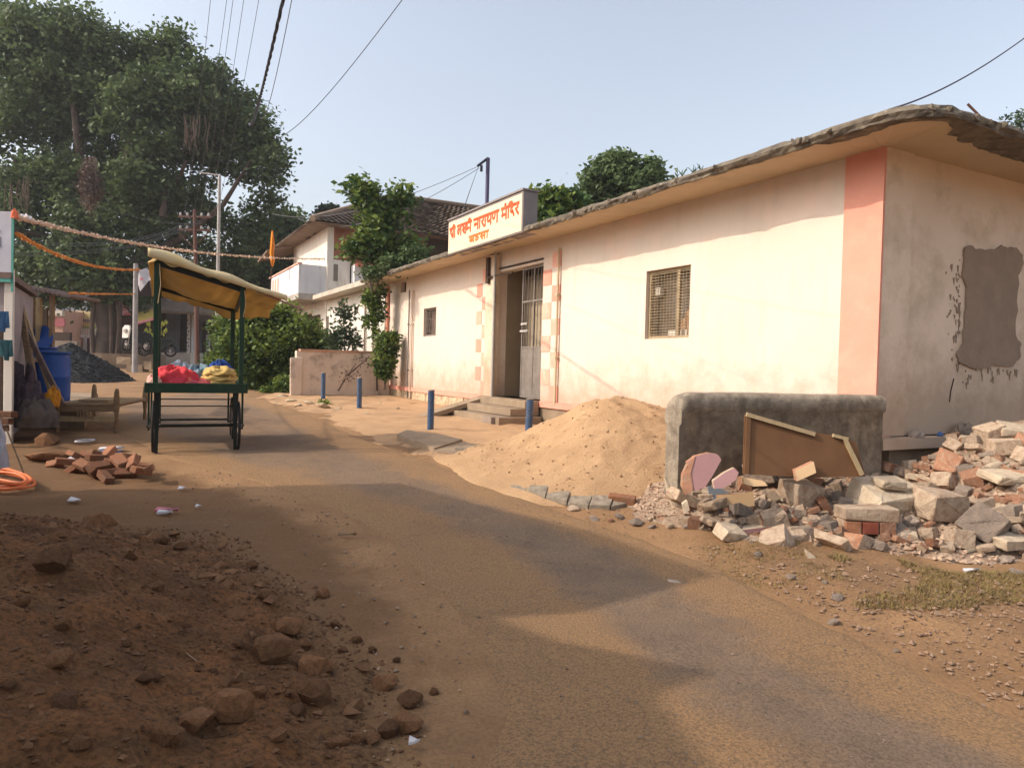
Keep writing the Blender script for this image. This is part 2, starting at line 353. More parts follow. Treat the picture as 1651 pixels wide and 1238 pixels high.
def spine(y): return np.interp(y, [0, 1.2, 2.6, 3.6, 4.6, 5.6, 6.6, 9, 13], [-.10, -.18, -.25, -.60, -1.25, -2.0, -2.9, -4.2, -6])
SDG = road_sd(X, Y).reshape(X.shape); DIRT_SHADE = np.clip(1.6-(X-spine(Y))/1.1, 0, 1)*np.clip((13-Y)/3, 0, 1)*np.clip(-SDG/.7, 0, 1)  # brown dirt beside the heap; its reach past the bricks paints in shade
go = npmesh('ground', np.stack([X, Y, Z], -1).reshape(-1, 3), gridfaces(len(gx), len(gy)), M_ground, smooth=True, attrs={'dirt': DIRT_SHADE.ravel()})
tag(go, kind='structure')
def Hg(x, y): return float(H(x, y) + ground_bumps(np.array([x]), np.array([y]))[0])
t = np.linspace(0, 1, NC)
RX = LL[:, None, 0]*(1-t) + RR[:, None, 0]*t; RY = LL[:, None, 1]*(1-t) + RR[:, None, 1]*t
RZ = H(RX, RY) + .008 + .006*fbm(RX*3, RY*3, 3, 21)
wid = np.hypot(RX[:, -1]-RX[:, 0], RY[:, -1]-RY[:, 0])[:, None]
ed = np.minimum(t, 1-t)*wid
dust = np.clip(1.15-ed/.8, 0, 1.2) + .27 + .10*(RY > 7)
# a band of dust carried down the left of the wheel tracks
track = np.exp(-((t-.30)/.11)**2)*.55*np.clip((9-RY)/3, 0, 1)
RZ[:, 0] -= .03; RZ[:, -1] -= .03
ro = npmesh('road', np.stack([RX, RY, RZ], -1).reshape(-1, 3), gridfaces(NR, NC)[:, ::-1], M_road, attrs={'dust': (dust+track).ravel()}, smooth=True)
tag(ro, kind='structure')
def heap(name, x0, x1, y0, y1, step, zf, m, kind='structure', **kw):
    xs = np.arange(x0, x1, step); ys = np.arange(y0, y1, step); A, B = np.meshgrid(xs, ys, indexing='ij'); ZZ = zf(A, B)
    o = npmesh(name, np.stack([A, B, ZZ], -1).reshape(-1, 3), gridfaces(len(xs), len(ys)), m, smooth=True); tag(o, kind=kind, **kw); return o
# ---- dark soil heap at the lower left
def soil_z(x, y):
    # distance from a spine running along the left edge of the road
    ex = np.interp(y, [0, 1.2, 2.6, 3.6, 4.6, 5.6, 6.6], [-.10, -.18, -.25, -.60, -1.25, -2.1, -3.2]) + .18*fbm(x*1.3, y*1.3, 3, 31)
    d = ex-x; h = .38*np.clip(d/1.6, -.3, 1) + .17*np.clip((d-.9), 0, 1.6)
    h = h*np.clip((6.4-y)/2.2, 0, 1) + .0
    n = .06*fbm(x*2.2, y*2.2, 3, 32) + .045*fbm(x*7, y*7, 3, 33) + .022*fbm(x*22, y*22, 2, 34)
    return H(x, y) + h + n*np.clip((d+.15)/.5, 0, 1)*np.clip((6.6-y)/1.0, 0, 1) - .02 - .03*np.clip(-d/.3, 0, 1) - .2*np.clip((y-5.9)/.8, 0, 1)
sh_o = heap('soil_heap', -6, .3, .8, 6.8, .03, soil_z, M_soil)
co = np.empty(len(sh_o.data.vertices)*3, np.float32); sh_o.data.vertices.foreach_get('co', co); co = co.reshape(-1, 3)
at = sh_o.data.attributes.new('dirt', 'FLOAT', 'POINT'); at.data.foreach_set('value', (1.05-np.clip((spine(co[:, 1])-co[:, 0])/.75, 0, 1.4)+.5*np.clip(co[:, 1]-5, 0, 2)).astype(np.float32))
# ---- sand heap before the temple wall
SPK = P(988, 640, 9.3)
def sand_z(x, y):
    dx = x-SPK.x; dy = y-SPK.y; ang = np.arctan2(dy, dx)
    R = 2.45 + .15*np.sin(ang*3+1) - .10*np.clip(-np.cos(ang), 0, 1) - .28*np.clip(-np.sin(ang), 0, 1) + .25*fbm(np.cos(ang)*2, np.sin(ang)*2, 3, 46) - .3*np.clip(np.sin(ang), 0, 1)
    d = np.sqrt(dx*dx*1.0+dy*dy*.95 + .05)/R
    h = 1.0*np.where(d < 1, np.abs(np.clip(1-d, 0, 1))**(1.05+.55*np.clip(-np.cos(ang), 0, 1)), np.clip(1-d, -.08, 0))
    h = h - .10*np.exp(-(d/.22)**2)
    h = h + .085*np.exp(-(((x-SPK.x+.35)/.25)**2+((y-SPK.y)/.5)**2)) 
    n = .10*fbm(x*1.1, y*1.1, 2, 41) + .045*fbm(x*5, y*5, 3, 42) + .020*fbm(x*16, y*16, 2, 43)
    return H(x, y)+.03 + h + n*np.clip((1.05-d)*2, 0, 1) - .05*np.clip((d-.97)*6, 0, 1)
heap('sand_heap', SPK.x-4.2, SPK.x+2.9, SPK.y-3.2, SPK.y+2.4, .035, sand_z, M_sand, kind='stuff', label='pile of orange building sand before the cream temple wall', cat='sand pile')
# sandy forecourt sheet
def fore_z(x, y):
    sdv = road_sd(x, y).reshape(np.shape(x)); mid = np.interp(y, LL[:, 1], (LL[:, 0]+RR[:, 0])/2); return H(x, y)+ground_bumps(x, y)+.015+.02*fbm(x*2, y*2, 3, 44) - .05*np.clip(.45-(-sdv), 0, .45) - .4*(x < mid)
M_fore = mat('sandy_forecourt', (.50, .315, .17), (.42, .26, .14), 1.2, .95, .3, 30, stain=(.24, .15, .09), stain_scale=1.3, stain_amt=.5, fine=.2)
heap('forecourt', -6.6, 2.6, 7.6, 21, .09, fore_z, M_fore)
# ---- black gravel heap far left
BP = P(112, 556, 24.9)
def black_z(x, y):
    dx = (x-BP.x); dy = (y-BP.y); d = np.sqrt(dx*dx+dy*dy+.02)
    return H(x, y) + np.maximum(1.35-.66*d, -.1) + (.06*fbm(x*3, y*3, 3, 51)+.07*fbm(x*11, y*11, 2, 52))*(d < 2.15)
heap('gravel_heap', BP.x-2.4, BP.x+2.4, BP.y-2.4, BP.y+2.4, .06, black_z, M_black, kind='stuff', label='dark cone of black road gravel beyond the blue drums', cat='gravel pile')
# ---- rubble mound (small debris carrying the chunks)
C0 = Vector((3.79, 7.5, 0)); ANG = math.radians(90+28.4)
A_ = Vector((math.cos(ANG), math.sin(ANG), 0))       # along the long wall, away
B_ = Vector((-A_.y*-1, 0, 0)); B_ = Vector((A_.y, -A_.x, 0))   # into the building
TF = AX(C0, A_, B_)                                   # temple frame: (s, t, z)
PL = P(1084, 700, 6.75); PL.z = 0                     # left end of the parapet
def rubble_z(x, y):
    # rises from the toe to the side wall / parapet
    toe = np.interp(x, [1.2, 1.9, 2.6, 3.6, 5.0, 7.5], [6.45, 6.10, 5.80, 5.55, 5.45, 5.4])
    back = np.interp(x, [1.2, 2.0, 3.0, 3.8, 4.6, 5.8, 7.5], [6.5, 6.7, 6.95, 7.2, 6.9, 7.1, 7.4])
    top = np.interp(x, [1.2, 1.7, 2.4, 3.4, 3.9, 4.4, 5.0, 6.2, 7.5], [.1, .30, .40, .36, .34, .62, .90, .90, .80])
    k = np.clip((y-toe)/(back-toe), -.2, 1); k2 = np.where(k > 0, np.abs(k)**.75, k)
    return H(x, y) + top*k2 + .10*fbm(x*2.3, y*2.3, 3, 61)*(k > 0) + .03*fbm(x*10, y*10, 2, 62) - .03 - .2*np.clip(1.35-x, 0, 1)
M_rub = mat('crushed_rubble', (.46, .34, .24), (.30, .21, .145), 14, .96, .9, 20, stain=(.42, .20, .11), stain_scale=7, stain_amt=.7, fine=.4)
heap('rubble_mound', 1.15, 7.6, 4.4, 7.4, .035, rubble_z, M_rub, kind='stuff', label='mound of crushed brick and plaster dust under the rubble', cat='rubble')

# ================================================================== TEMPLE
tpl = thing('temple_building', 'long low cream and pink temple building with mossy overhanging roof', 'building', TF(0, 0, .3))
def wall_s(px, py=560, t=0.0):
    p = hit(px, py, TF(0, t, 0), B_); return (p-C0).dot(A_), p.z
def side_t(px, py):
    p = hit(px, py, C0, A_); return (p-C0).dot(B_), p.z
LEN = wall_s(626)[0]
ZB, ZT = .87, 3.87
ws0, ws1 = wall_s(1112, 490)[0], wall_s(1041, 490)[0]
wz1, wz0 = wall_s(1078, 432)[1], wall_s(1078, 545.5)[1]
ds0, ds1 = wall_s(873, 560)[0], wall_s(799, 560)[0]; dz1 = wall_s(836, 432)[1]
vs0, vs1 = wall_s(703, 520)[0], wall_s(683, 520)[0]; vz1, vz0 = wall_s(693, 496.5)[1], wall_s(693, 542)[1]
ts0, ts1 = wall_s(655, 465)[0], wall_s(646, 465)[0]; tz1, tz0 = wall_s(650, 455)[1], wall_s(650, 472)[1]
def holed(mb, F, S0, S1, Z0, Z1, holes, t0, t1, mi=0):
    ss = sorted({S0, S1, *[h[0] for h in holes], *[h[1] for h in holes]}); zs = sorted({Z0, Z1, *[h[2] for h in holes], *[h[3] for h in holes]})
    for a, b in zip(ss, ss[1:]):
        for c, d in zip(zs, zs[1:]):
            if any(h[0]-1e-6 <= a and b <= h[1]+1e-6 and h[2]-1e-6 <= c and d <= h[3]+1e-6 for h in holes): continue
            mb.add([F(a, t0, c), F(b, t0, c), F(b, t0, d), F(a, t0, d)], [(0, 1, 2, 3)], mi)
            mb.add([F(a, t1, c), F(b, t1, c), F(b, t1, d), F(a, t1, d)], [(3, 2, 1, 0)], mi)
    for a, b, c, d in [(S0, S1, Z0, Z1)]+list(holes):
        for p, q in (((a, c), (b, c)), ((b, c), (b, d)), ((b, d), (a, d)), ((a, d), (a, c))):
            mb.add([F(p[0], t0, p[1]), F(q[0], t0, q[1]), F(q[0], t1, q[1]), F(p[0], t1, p[1])], [(0, 1, 2, 3)], mi)
mb = MB(); holed(mb, TF, 0, LEN, ZB, ZT, [(ws0, ws1, wz0, wz1), (ds0, ds1, ZB, dz1), (vs0, vs1, vz0, vz1), (ts0, ts1, tz0, tz1)], 0, .24)
mb.build('front_wall', M_wall, tpl)
mb = MB(); mb.box(TF, .002, .24, .242, 9, ZB, ZT); sw = mb.build('side_wall', M_side, tpl)
mb = MB(); mb.box(TF, LEN-.24, LEN-.002, .242, 9, ZB, ZT); mb.box(TF, .24, LEN-.24, 8.76, 9, ZB, ZT); mb.build('back_wall', M_side, tpl)
mb = MB(); mb.box(TF, .24, LEN-.24, .242, 8.76, ZB-.1, ZB-.02); mb.build('floor', M_conc, tpl)
# corner pilasters, side one slightly proud
c1, c2 = 0.0, wall_s(1360, 450)[0]
mb = MB(); mb.box(TF, -.031, c2, -.035, -.002, ZB+.001, ZT-.002); mb.build('corner_pilaster', M_pink, tpl)
t2 = side_t(1462, 480)[0]
mb = MB(); mb.box(TF, -.03, -.001, -.034, t2, ZB+.0, ZT-.004); mb.build('side_pilaster', M_side, tpl)
# plinth, band, ledge
mb = MB()
n = 60; pts0 = []
for i in range(n):
    s0 = LEN*i/n; s1 = LEN*(i+1)/n
    if s0 > 8.2: mb.box(TF, s0+.004, s1-.004, -.03+random.uniform(0, .02), .2, .1, ZB-.11, 0, .012)
mb.build('stone_footing', M_stonebase, tpl)
mb = MB(); mb.box(TF, .1, 8.3, -.01, .2, .1, ZB-.11); mb.build('plinth_wall', M_conc, tpl)
mb = MB(); mb.box(TF, -.03, ds0-.03, -.05, .22, ZB-.11, ZB-.002); mb.box(TF, ds1+.03, LEN+.04, -.05, .22, ZB-.11, ZB-.002); mb.build('pink_band', M_pink, tpl)
mb = MB(); mb.box(TF, -.13, -.031, -.03, 9, ZB-.125, ZB-.015, 0, .006); mb.build('side_ledge', M_side, tpl)
mb = MB(); mb.box(TF, -.03, .2, .225, 9, .05, ZB-.13); mb.build('side_footing', M_terra2 if 'M_terra2' in globals() else M_conc, tpl)
# painted checks beside the door
def checks(px0, px1, y_top, y_bot, col_w):
    sa = wall_s(px1, 560)[0]; sb = wall_s(px0, 560)[0]; z0 = ZB; z1 = ZT-.25
    rows = 9; hh = (z1-z0)/rows
    for i in range(rows):
        for k in range(2):
            a = sa+(sb-sa)*k/2; b = sa+(sb-sa)*(k+1)/2
            if (i+k) % 2 == 0:
                q = MB(); q.box(TF, a+random.uniform(0, .01), b-random.uniform(0, .01), -.006-.002*k, -.001, z0+hh*i+.001+random.uniform(0, .012), z0+hh*(i+1)-random.uniform(0.001, .012))
                q.build('painted_block', random.choice([M_pinkpale, M_pinkpale, M_pink]), tpl)
checks(873, 902, 400, 640, 1); checks(767, 785, 440, 640, 1)
# drain pipes
def vpipe(px, ytop, ybot, r, m, name='drain_pipe', off=-.05):
    s, zt = wall_s(px, ytop); _, zb = wall_s(px, ybot); q = MB(); q.tube([TF(s, off, zb), TF(s, off, (zb+zt)/2), TF(s, off, zt)], r, 8)
    for zz in (zb+(zt-zb)*.3, zb+(zt-zb)*.7): q.box(TF, s-r*1.5, s+r*1.5, off-.012-r, -.001, zz-.02, zz+.02)
    q.build(name, m, tpl)
vpipe(905, 400, 652, .022, M_soffit); vpipe(668, 468, 650, .028, M_wall); vpipe(663, 468, 652, .02, M_metalg); vpipe(628.5, 462, 622, .05, M_pink)
# door surround: entrance recess with plaster post, steel pipe, ochre door leaf and steel gate
mb = MB(); mb.box(TF, ds1-.12, ds1+.34, -.10, -.002, ZB-.10, dz1+.35); mb.build('door_post', M_side, tpl)
dm = ds0+(ds1-ds0)*.5
mb = MB(); mb.tube([TF(ds1-.16, -.14, ZB-.1), TF(ds1-.16, -.14, dz1+.40)], .03, 8); mb.build('steel_pipe', M_pipe, tpl)
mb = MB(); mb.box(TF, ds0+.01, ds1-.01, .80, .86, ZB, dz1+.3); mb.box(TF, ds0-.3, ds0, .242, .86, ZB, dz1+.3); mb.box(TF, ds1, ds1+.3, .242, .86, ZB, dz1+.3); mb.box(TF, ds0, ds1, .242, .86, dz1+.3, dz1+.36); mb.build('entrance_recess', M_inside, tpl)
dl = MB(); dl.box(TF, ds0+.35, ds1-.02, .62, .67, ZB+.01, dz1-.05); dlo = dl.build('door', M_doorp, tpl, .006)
for k in range(3):
    q = MB(); zz = ZB+.12+k*(dz1-ZB-.2)/3; q.box(TF, ds0+.5, ds1-.15, .605, .618, zz, zz+(dz1-ZB-.5)/3); q.build('panel', M_doorp, dlo, .004)
gt = MB()                                              # open gate leaf swung outwards against the right jamb
GW = .95
GF = AX(TF(ds0+.03, .20, 0), (A_*.5+B_*.866).normalized(), (B_*-.5+A_*.866).normalized())
GW = (ds1-ds0)*.47; GF = AX(TF(ds0+.03, .08, 0), A_, B_)
for x in (0, GW/2, GW): gt.box(GF, x-.018, x+.018, 0, .03, ZB+.03, dz1-.02)
for z in (ZB+.03, ZB+1.0, ZB+1.9, dz1-.05): gt.box(GF, 0, GW, -.002, .032, z, z+.035)
go_ = gt.build('gate', M_metalg, tpl)
q = MB(); q.box(GF, .02, GW-.02, .008, .02, ZB+.06, ZB+.99); q.build('sheet_panel', M_metalg, go_)
for k in range(7):
    q = MB(); x = .07+k*(GW-.14)/6; q.tube([GF(x, .015, ZB+1.03), GF(x, .015, dz1-.05)], .008, 6); q.build('bar', M_metalg, go_)
q = MB(); q.box(GF, GW-.28, GW+.03, -.03, -.004, ZB+1.32, ZB+1.36); q.box(GF, GW-.24, GW+.0, -.03, -.004, ZB+1.46, ZB+1.50); q.build('latch', M_pipe, go_)
for z in (dz1-.12, dz1+.05):
    q = MB(); q.box(TF, ds0-.0, ds1+.1, -.03, -.004, z, z+.03) if z > dz1 else q.box(TF, dm, ds1+.12, -.16, -.13, z, z+.03); q.build('lintel_bar', M_darkwood, tpl)
q = MB(); q.box(TF, ds1+.12, ds1+.24, -.16, -.11, dz1-.22, dz1+.32); q.build('hanging_bracket', M_darkwood, tpl)
q = MB(); q.box(TF, ds1-.2, ds1+.5, -.14, -.1, dz1+.41, dz1+.45); q.build('door_lamp_bar', M_darkwood, tpl)
# big window: frame, mullion, wire grille, curtain behind
def win(s0, s1, z0, z1, nh, nv, frame_m, bar_m, mull=None):
    fr = MB(); w_ = .045
    fr.box(TF, s0, s0+w_, .06, .12, z0, z1); fr.box(TF, s1-w_, s1, .06, .12, z0, z1); fr.box(TF, s0+w_, s1-w_, .06, .12, z0, z0+w_); fr.box(TF, s0+w_, s1-w_, .06, .12, z1-w_, z1)
    fo = fr.build('window', frame_m, tpl)
    if mull: q = MB(); sm_ = s0+(s1-s0)*mull; q.box(TF, sm_-.025, sm_+.025, .055, .10, z0+w_, z1-w_); q.build('mullion', frame_m, fo)
    for k in range(nh):
        z = z0+w_+(z1-z0-2*w_)*(k+.5)/nh; q = MB(); q.tube([TF(s0+w_, .05, z), TF(s1-w_, .05, z)], .0055, 5); q.build('bar', bar_m, fo)
    for k in range(nv):
        s = s0+w_+(s1-s0-2*w_)*(k+.5)/nv; q = MB(); q.tube([TF(s, .058, z0+w_), TF(s, .058, z1-w_)], .004, 5); q.build('bar', bar_m, fo)
    return fo
fo = win(ws0, ws1, wz0, wz1, 22, 13, M_grille, M_grille, .32)
q = MB(); q.box(TF, ws0, ws1, .225, .235, wz0, wz1); q.build('pane', mat('dusty_glass', (.13, .10, .075), (.075, .06, .05), 1.5, .35, 0, 20, stain=(.20, .21, .22), stain_scale=2.2, stain_amt=.7), fo)
q = MB(); V = []
N_ = 16
for i in range(N_+1):
    s = ws0+.03+(ws1-ws0)*.36*i/N_; top = wz0+(wz1-wz0)*(.78-.55*(i/N_)**.7)
    V += [TF(s, .18+.025*math.sin(i*1.6), wz0+.05), TF(s, .18+.02*math.sin(i*1.6), top)]
q.add(V, [(2*i, 2*i+2, 2*i+3, 2*i+1) for i in range(N_)], smooth=True); q.build('curtain', mat('peach_curtain', (.66, .42, .27), None, 3, .9, .05, 20), fo)
q = MB(); q.box(TF, ws1-.75, ws1-.35, .15, .22, wz0+.05, wz0+.13); q.box(TF, ws1-.17, ws1-.06, .13, .2, wz1-.36, wz1-.24); q.build('stored_bundle', M_white, fo)
fo = win(vs0, vs1, vz0, vz1, 4, 3, M_metalg, M_metalg)
q = MB(); q.box(TF, vs0, vs1, .2, .21, vz0, vz1); q.build('shutter', mat('brown_shutter', (.23, .15, .12), None, 6, .8, .1, 20), fo)
for k in range(5):                                     # diagonal lattice
    for sg in (1, -1):
        q = MB(); w2 = vs1-vs0; h2 = vz1-vz0; x = k/5
        a = TF(vs0+w2*x, .07, vz0 if sg > 0 else vz1); b = TF(vs0+w2*min(1, x+.35), .07, (vz0+h2*.9) if sg > 0 else (vz1-h2*.9)); q.tube([a, b], .008, 4); q.build('lattice', M_metalg, fo)
q = MB(); q.box(TF, ts0, ts1, .12, .14, tz0, tz1); q.build('vent', M_darkwood, tpl)
# ---- roof slab with rough edge
OV, OS = .76, .88
def eave_outline():
    pts = []; RC = .42
    s = LEN+.35
    while s > -OS+RC: pts.append((s, -OV)); s -= .07
    for k in range(13):
        a = math.pi/2*k/12; pts.append((-OS+RC-RC*math.sin(a), -OV+RC-RC*math.cos(a)))
    t_ = -OV+RC
    while t_ < 9.3: pts.append((-OS, t_)); t_ += .07
    pts += [(LEN+.35, 9.3)]
    return pts
ol = eave_outline(); nE = len(ol); TK = .11
pa = np.array(ol); cc = np.cumsum(np.r_[0, np.hypot(*np.diff(pa, axis=0).T)])
out_n = []
for i in range(nE):
    d = pa[min(i+1, nE-1)]-pa[max(i-1, 0)]; nn = np.array([-d[1], d[0]]); nn = nn/np.linalg.norm(nn); out_n.append(-nn if np.dot(nn, pa[i]-np.array([8, 4])) < 0 else nn)
out_n = np.array(out_n)
lev = [(0.0, 0.0), (.018, .22), (.03, .5), (.02, .78), (0, 1.0)]
zdrop = .03
rows = []
for li, (o_, f_z) in enumerate(lev):
    jit = .035*fbm(cc*2.1, cc*0+li*.9, 4, 71) + .028*fbm(cc*9, cc*0+li*2.2, 3, 73)
    jz = .018*fbm(cc*3.0, cc*0+li*.35, 4, 75)+.016*fbm(cc*11, cc*0+li, 2, 76) if li in (0, 4) else np.zeros(nE)
    p2 = pa + out_n*(o_+jit)[:, None]
    rows.append([TF(p2[i, 0], p2[i, 1], ZT+TK*f_z-zdrop+jz[i]+.0) for i in range(nE)])
mb = MB(); allv = [v for r in rows for v in r]
fs = [(a*nE+i, a*nE+i+1, (a+1)*nE+i+1, (a+1)*nE+i) for a in range(len(lev)-1) for i in range(nE-1)]
mb.add(allv, fs, 0)
mb.add(rows[-1], [tuple(range(nE))], 0)
mb.build('roof_slab', M_eave, tpl)
inn = pa - out_n*.0
bw = np.where(pa[:, 0] < .2, .20+.38*np.clip((pa[:, 1]+.6)/1.5, 0, 1), .03) * (1+1.1*fbm(cc*2.3, cc*0, 4, 77)); bw = np.clip(bw*.7, .02, .36)
p3 = pa - out_n*bw[:, None]
mb = MB()                                              # soffit: strips from edge to the wall and beyond
inner = [TF(max(-.002, min(p[0], LEN)) if p[0] < LEN else LEN+.3, max(-.002, p[1]) if p[1] < 0 else p[1], ZT) for p in ol]
inner = []
for p in ol:
    s = min(max(p[0], .1), LEN+.3); t_ = min(max(p[1], .1), 9.3); inner.append(TF(s if p[1] > -.3 or p[0] < 0.1 else p[0], t_, ZT-.002))
mb.add(list(rows[0])+inner, [(i, nE+i, nE+i+1, i+1) for i in range(nE-1)], 0)
mb.build('soffit', M_soffit, tpl)
dz_ = Vector((0, 0, -.006)); q = MB(); q.add([v+dz_ for v in rows[0]]+[v.lerp(w_, min(.8, b/max(.2, (w_-v).length)))+dz_ for v, w_, b in zip(rows[0], inner, bw)], [(i, i+1, nE+i+1, nE+i) for i in range(nE-1)]); q.build('eave_stain_band', M_eave, tpl)
# crack of bare mortar on the soffit corner, weeds and spalls on the edge
for k in range(22):
    i = random.randrange(int(nE*.42), int(nE*.8)); p = rows[2][i]; q = [p+Vector((random.uniform(-.035, .035), random.uniform(-.035, .035), random.uniform(-.03, .05))) for _ in range(14)]
    put('loose_mortar_lump', hull_mesh('lump', [v-p for v in q], [M_eave]), p, parent=tpl)
# rod on the roof
p = P(1588, 194, 6.9); q = MB(); q.tube([P(1560, 168, 6.9), P(1592, 200, 6.9)], .012, 6); q.build('reinforcement_rod', M_rustp, tpl)
# ---- sign board on the eave
SGT = -OV-.05; sgp = TF(0, SGT, 0)
def eave_s(px, py):
    p = hit(px, py, sgp, B_); return (p-C0).dot(A_), p.z
sa, za0 = eave_s(842, 376); sb, zb0 = eave_s(722, 411); _, za1 = eave_s(842, 308); _, zb1 = eave_s(722, 357)
zlo = (za0+zb0)/2; zhi = (za1+zb1)/2
sign = thing('sign_board', 'cream temple name board with red Hindi lettering standing on the roof edge', 'sign', TF((sa+sb)/2, -OV+.2, zlo))
SF = AX(TF(sb, SGT, 0), -A_, B_); SWD = sb-sa; SHT = zhi-zlo
q = MB(); q.box(SF, 0, SWD, .004, .30, zlo, zhi, 0, .0); q.build('board_body', M_signback, sign, .012)
q = MB(); q.box(SF, .03, SWD-.03, -.006, .003, zlo+.03, zhi-.05); q.build('board_face', M_signface, sign)
q = MB(); q.box(SF, -.02, SWD+.02, -.02, .32, zhi+.002, zhi+.035); q.build('capping', M_signback, sign)
V_ = lambda x=.65: [(x, 1), (x, 0)]
arc = lambda cx, cy, rx, ry, a0, a1, n=8: [(cx+rx*math.cos(math.radians(a0+(a1-a0)*i/n)), cy+ry*math.sin(math.radians(a0+(a1-a0)*i/n))) for i in range(n+1)]
GL = {
 'shri': (1.0, [[(.08, .78), (.14, .92), (.28, .92), (.33, .78), (.22, .64), (.08, .58), (.22, .5), (.38, .32), (.46, .14)], V_(.62), [(.62, .5), (.5, .4), (.36, .2)], V_(.9), arc(.7, 1.02, .2, .26, 0, 190)]),
 'la': (.85, [[(.30, .16), (.12, .26), (.05, .46), (.12, .64), (.24, .66), (.33, .54), (.34, .34)], [(.33, .5), (.42, .66), (.54, .68), (.65, .58)], V_()]),
 'ksh': (.72, [[(.42, 1), (.16, .88), (.14, .74), (.38, .66), (.18, .58), (.10, .42), (.24, .28), (.40, .36), (.30, .5), (.20, .30), (.42, .06)], [(.38, .55), (.62, .55)], V_(.64)]),
 'hma': (.55, [[(.14, 1), (.14, .42), (.05, .36), (.14, .28), (.22, .4), (.5, .4)]]),
 'ma': (.82, [[(.16, 1), (.16, .42), (.05, .36), (.14, .26), (.24, .4), (.65, .4)], V_()]),
 'ii': (.34, [V_(.16), arc(-.04, 1.02, .2, .27, 0, 190)]),
 'aa': (.30, [V_(.12)]),
 'i': (.34, [V_(.14), arc(.42, 1.0, .28, .32, 180, 20)]),
 'na': (.82, [[(.65, .52), (.30, .52), (.18, .62), (.08, .5), (.18, .38), (.28, .5)], V_()]),
 'ra': (.56, [[(.14, 1), (.40, .88), (.42, .68), (.24, .56), (.12, .60), (.20, .44), (.50, .04)]]),
 'ya': (.82, [[(.10, .88), (.26, .92), (.30, .74), (.12, .56), (.22, .34), (.45, .34), (.65, .5)], V_()]),
 'nna': (1.0, [[(.10, 1), (.10, .54), (.22, .38), (.38, .44), (.44, .6), (.44, 1)], V_(.76)]),
 'da': (.62, [[(.34, 1), (.34, .84), (.16, .76), (.08, .56), (.18, .38), (.36, .42), (.38, .56), (.26, .58), (.44, .30), (.54, .04)]]),
 'va': (.80, [arc(.32, .42, .22, .19, 0, 360, 12), [(.5, .52), (.65, .62)], V_()]),
 'dda': (.66, [[(.34, 1), (.34, .86), (.12, .82), (.10, .62), (.40, .60), (.52, .44), (.44, .22), (.22, .14), (.10, .28)]]),
 'sa': (.88, [[(.12, 1), (.32, .88), (.34, .68), (.18, .56), (.10, .60), (.18, .44), (.42, .04)], [(.28, .52), (.66, .52)], V_(.68)]),
 'dot': (0, [arc(-.30, 1.28, .05, .06, 0, 360, 8)]),
}
def ribbon(mb, pts, wd, x0, z0, sx, sz, mi=0, off=-.0085):
    pts = [(x0+p[0]*sx, z0+p[1]*sz) for p in pts]; n = len(pts); L_, R_ = [], []
    for i in range(n):
        a = pts[max(i-1, 0)]; b = pts[min(i+1, n-1)]; dx, dz = b[0]-a[0], b[1]-a[1]; l = math.hypot(dx, dz) or 1; nx, nz = -dz/l*wd/2, dx/l*wd/2
        ex = (dx/l*wd*.3 if i == n-1 else (-dx/l*wd*.3 if i == 0 else 0)); ez = (dz/l*wd*.3 if i == n-1 else (-dz/l*wd*.3 if i == 0 else 0))
        L_.append(SF(pts[i][0]+nx+ex, off, pts[i][1]+nz+ez)); R_.append(SF(pts[i][0]-nx+ex, off, pts[i][1]-nz+ez))
    mb.add(L_+R_, [(i, i+1, n+i+1, n+i) for i in range(n-1)], mi)
def write(words, x0, x1, zb, hgt, m, wd, slope=0):
    tot = sum(sum(GL[g][0] for g in wd_) for wd_ in words) + .35*(len(words)-1); sx = (x1-x0)/tot; x = x0
    for wi, wd_ in enumerate(words):
        xs = x
        for g in wd_:
            q = MB()
            for k, st in enumerate(GL[g][1]): ribbon(q, st, wd, x, zb, sx, hgt, 0, -.0085-.0004*k)
            if GL[g][0] > 0: ribbon(q, [(0, 1), (GL[g][0], 1)], wd*1.05, x, zb, sx, hgt, 0, -.0105)
            if GL[g][0] == 0: x -= .0
            q.build('letter', m, sign); x += GL[g][0]*sx
        x += .35*sx
write([['shri'], ['la', 'ksh', 'hma', 'ii'], ['na', 'aa', 'ra', 'aa', 'ya', 'nna'], ['ma', 'dot', 'i', 'da', 'ra']], .10, SWD-.13, zlo+SHT*.47, SHT*.27, M_letter, .056)
write([['va', 'dda', 'sa', 'aa']], SWD*.33, SWD*.60, zlo+SHT*.15, SHT*.17, M_letter2, .045)
# mast behind the sign
mt = thing('service_mast', 'thin violet grey pipe mast with hooked top behind the name board', 'mast', TF(sa+(sb-sa)*.45, .5, ZT+.1))
mp_ = hit(785, 330, TF(0, .5, 0), B_); tz = hit(785, 256, TF(0, .5, 0), B_).z
q = MB(); q.tube([Vector((mp_.x, mp_.y, ZT+.05)), Vector((mp_.x, mp_.y, tz))], .045, 8); q.build('pole', M_mast, mt)
q = MB(); pe = P(770, 268, mp_.y-.1); q.tube([Vector((mp_.x, mp_.y, tz)), pe], .03, 6); q.box(WF, pe.x+.06, pe.x+.12, pe.y-.03, pe.y+.03, pe.z-.12, pe.z+.02); q.build('bracket', M_wireb, mt)
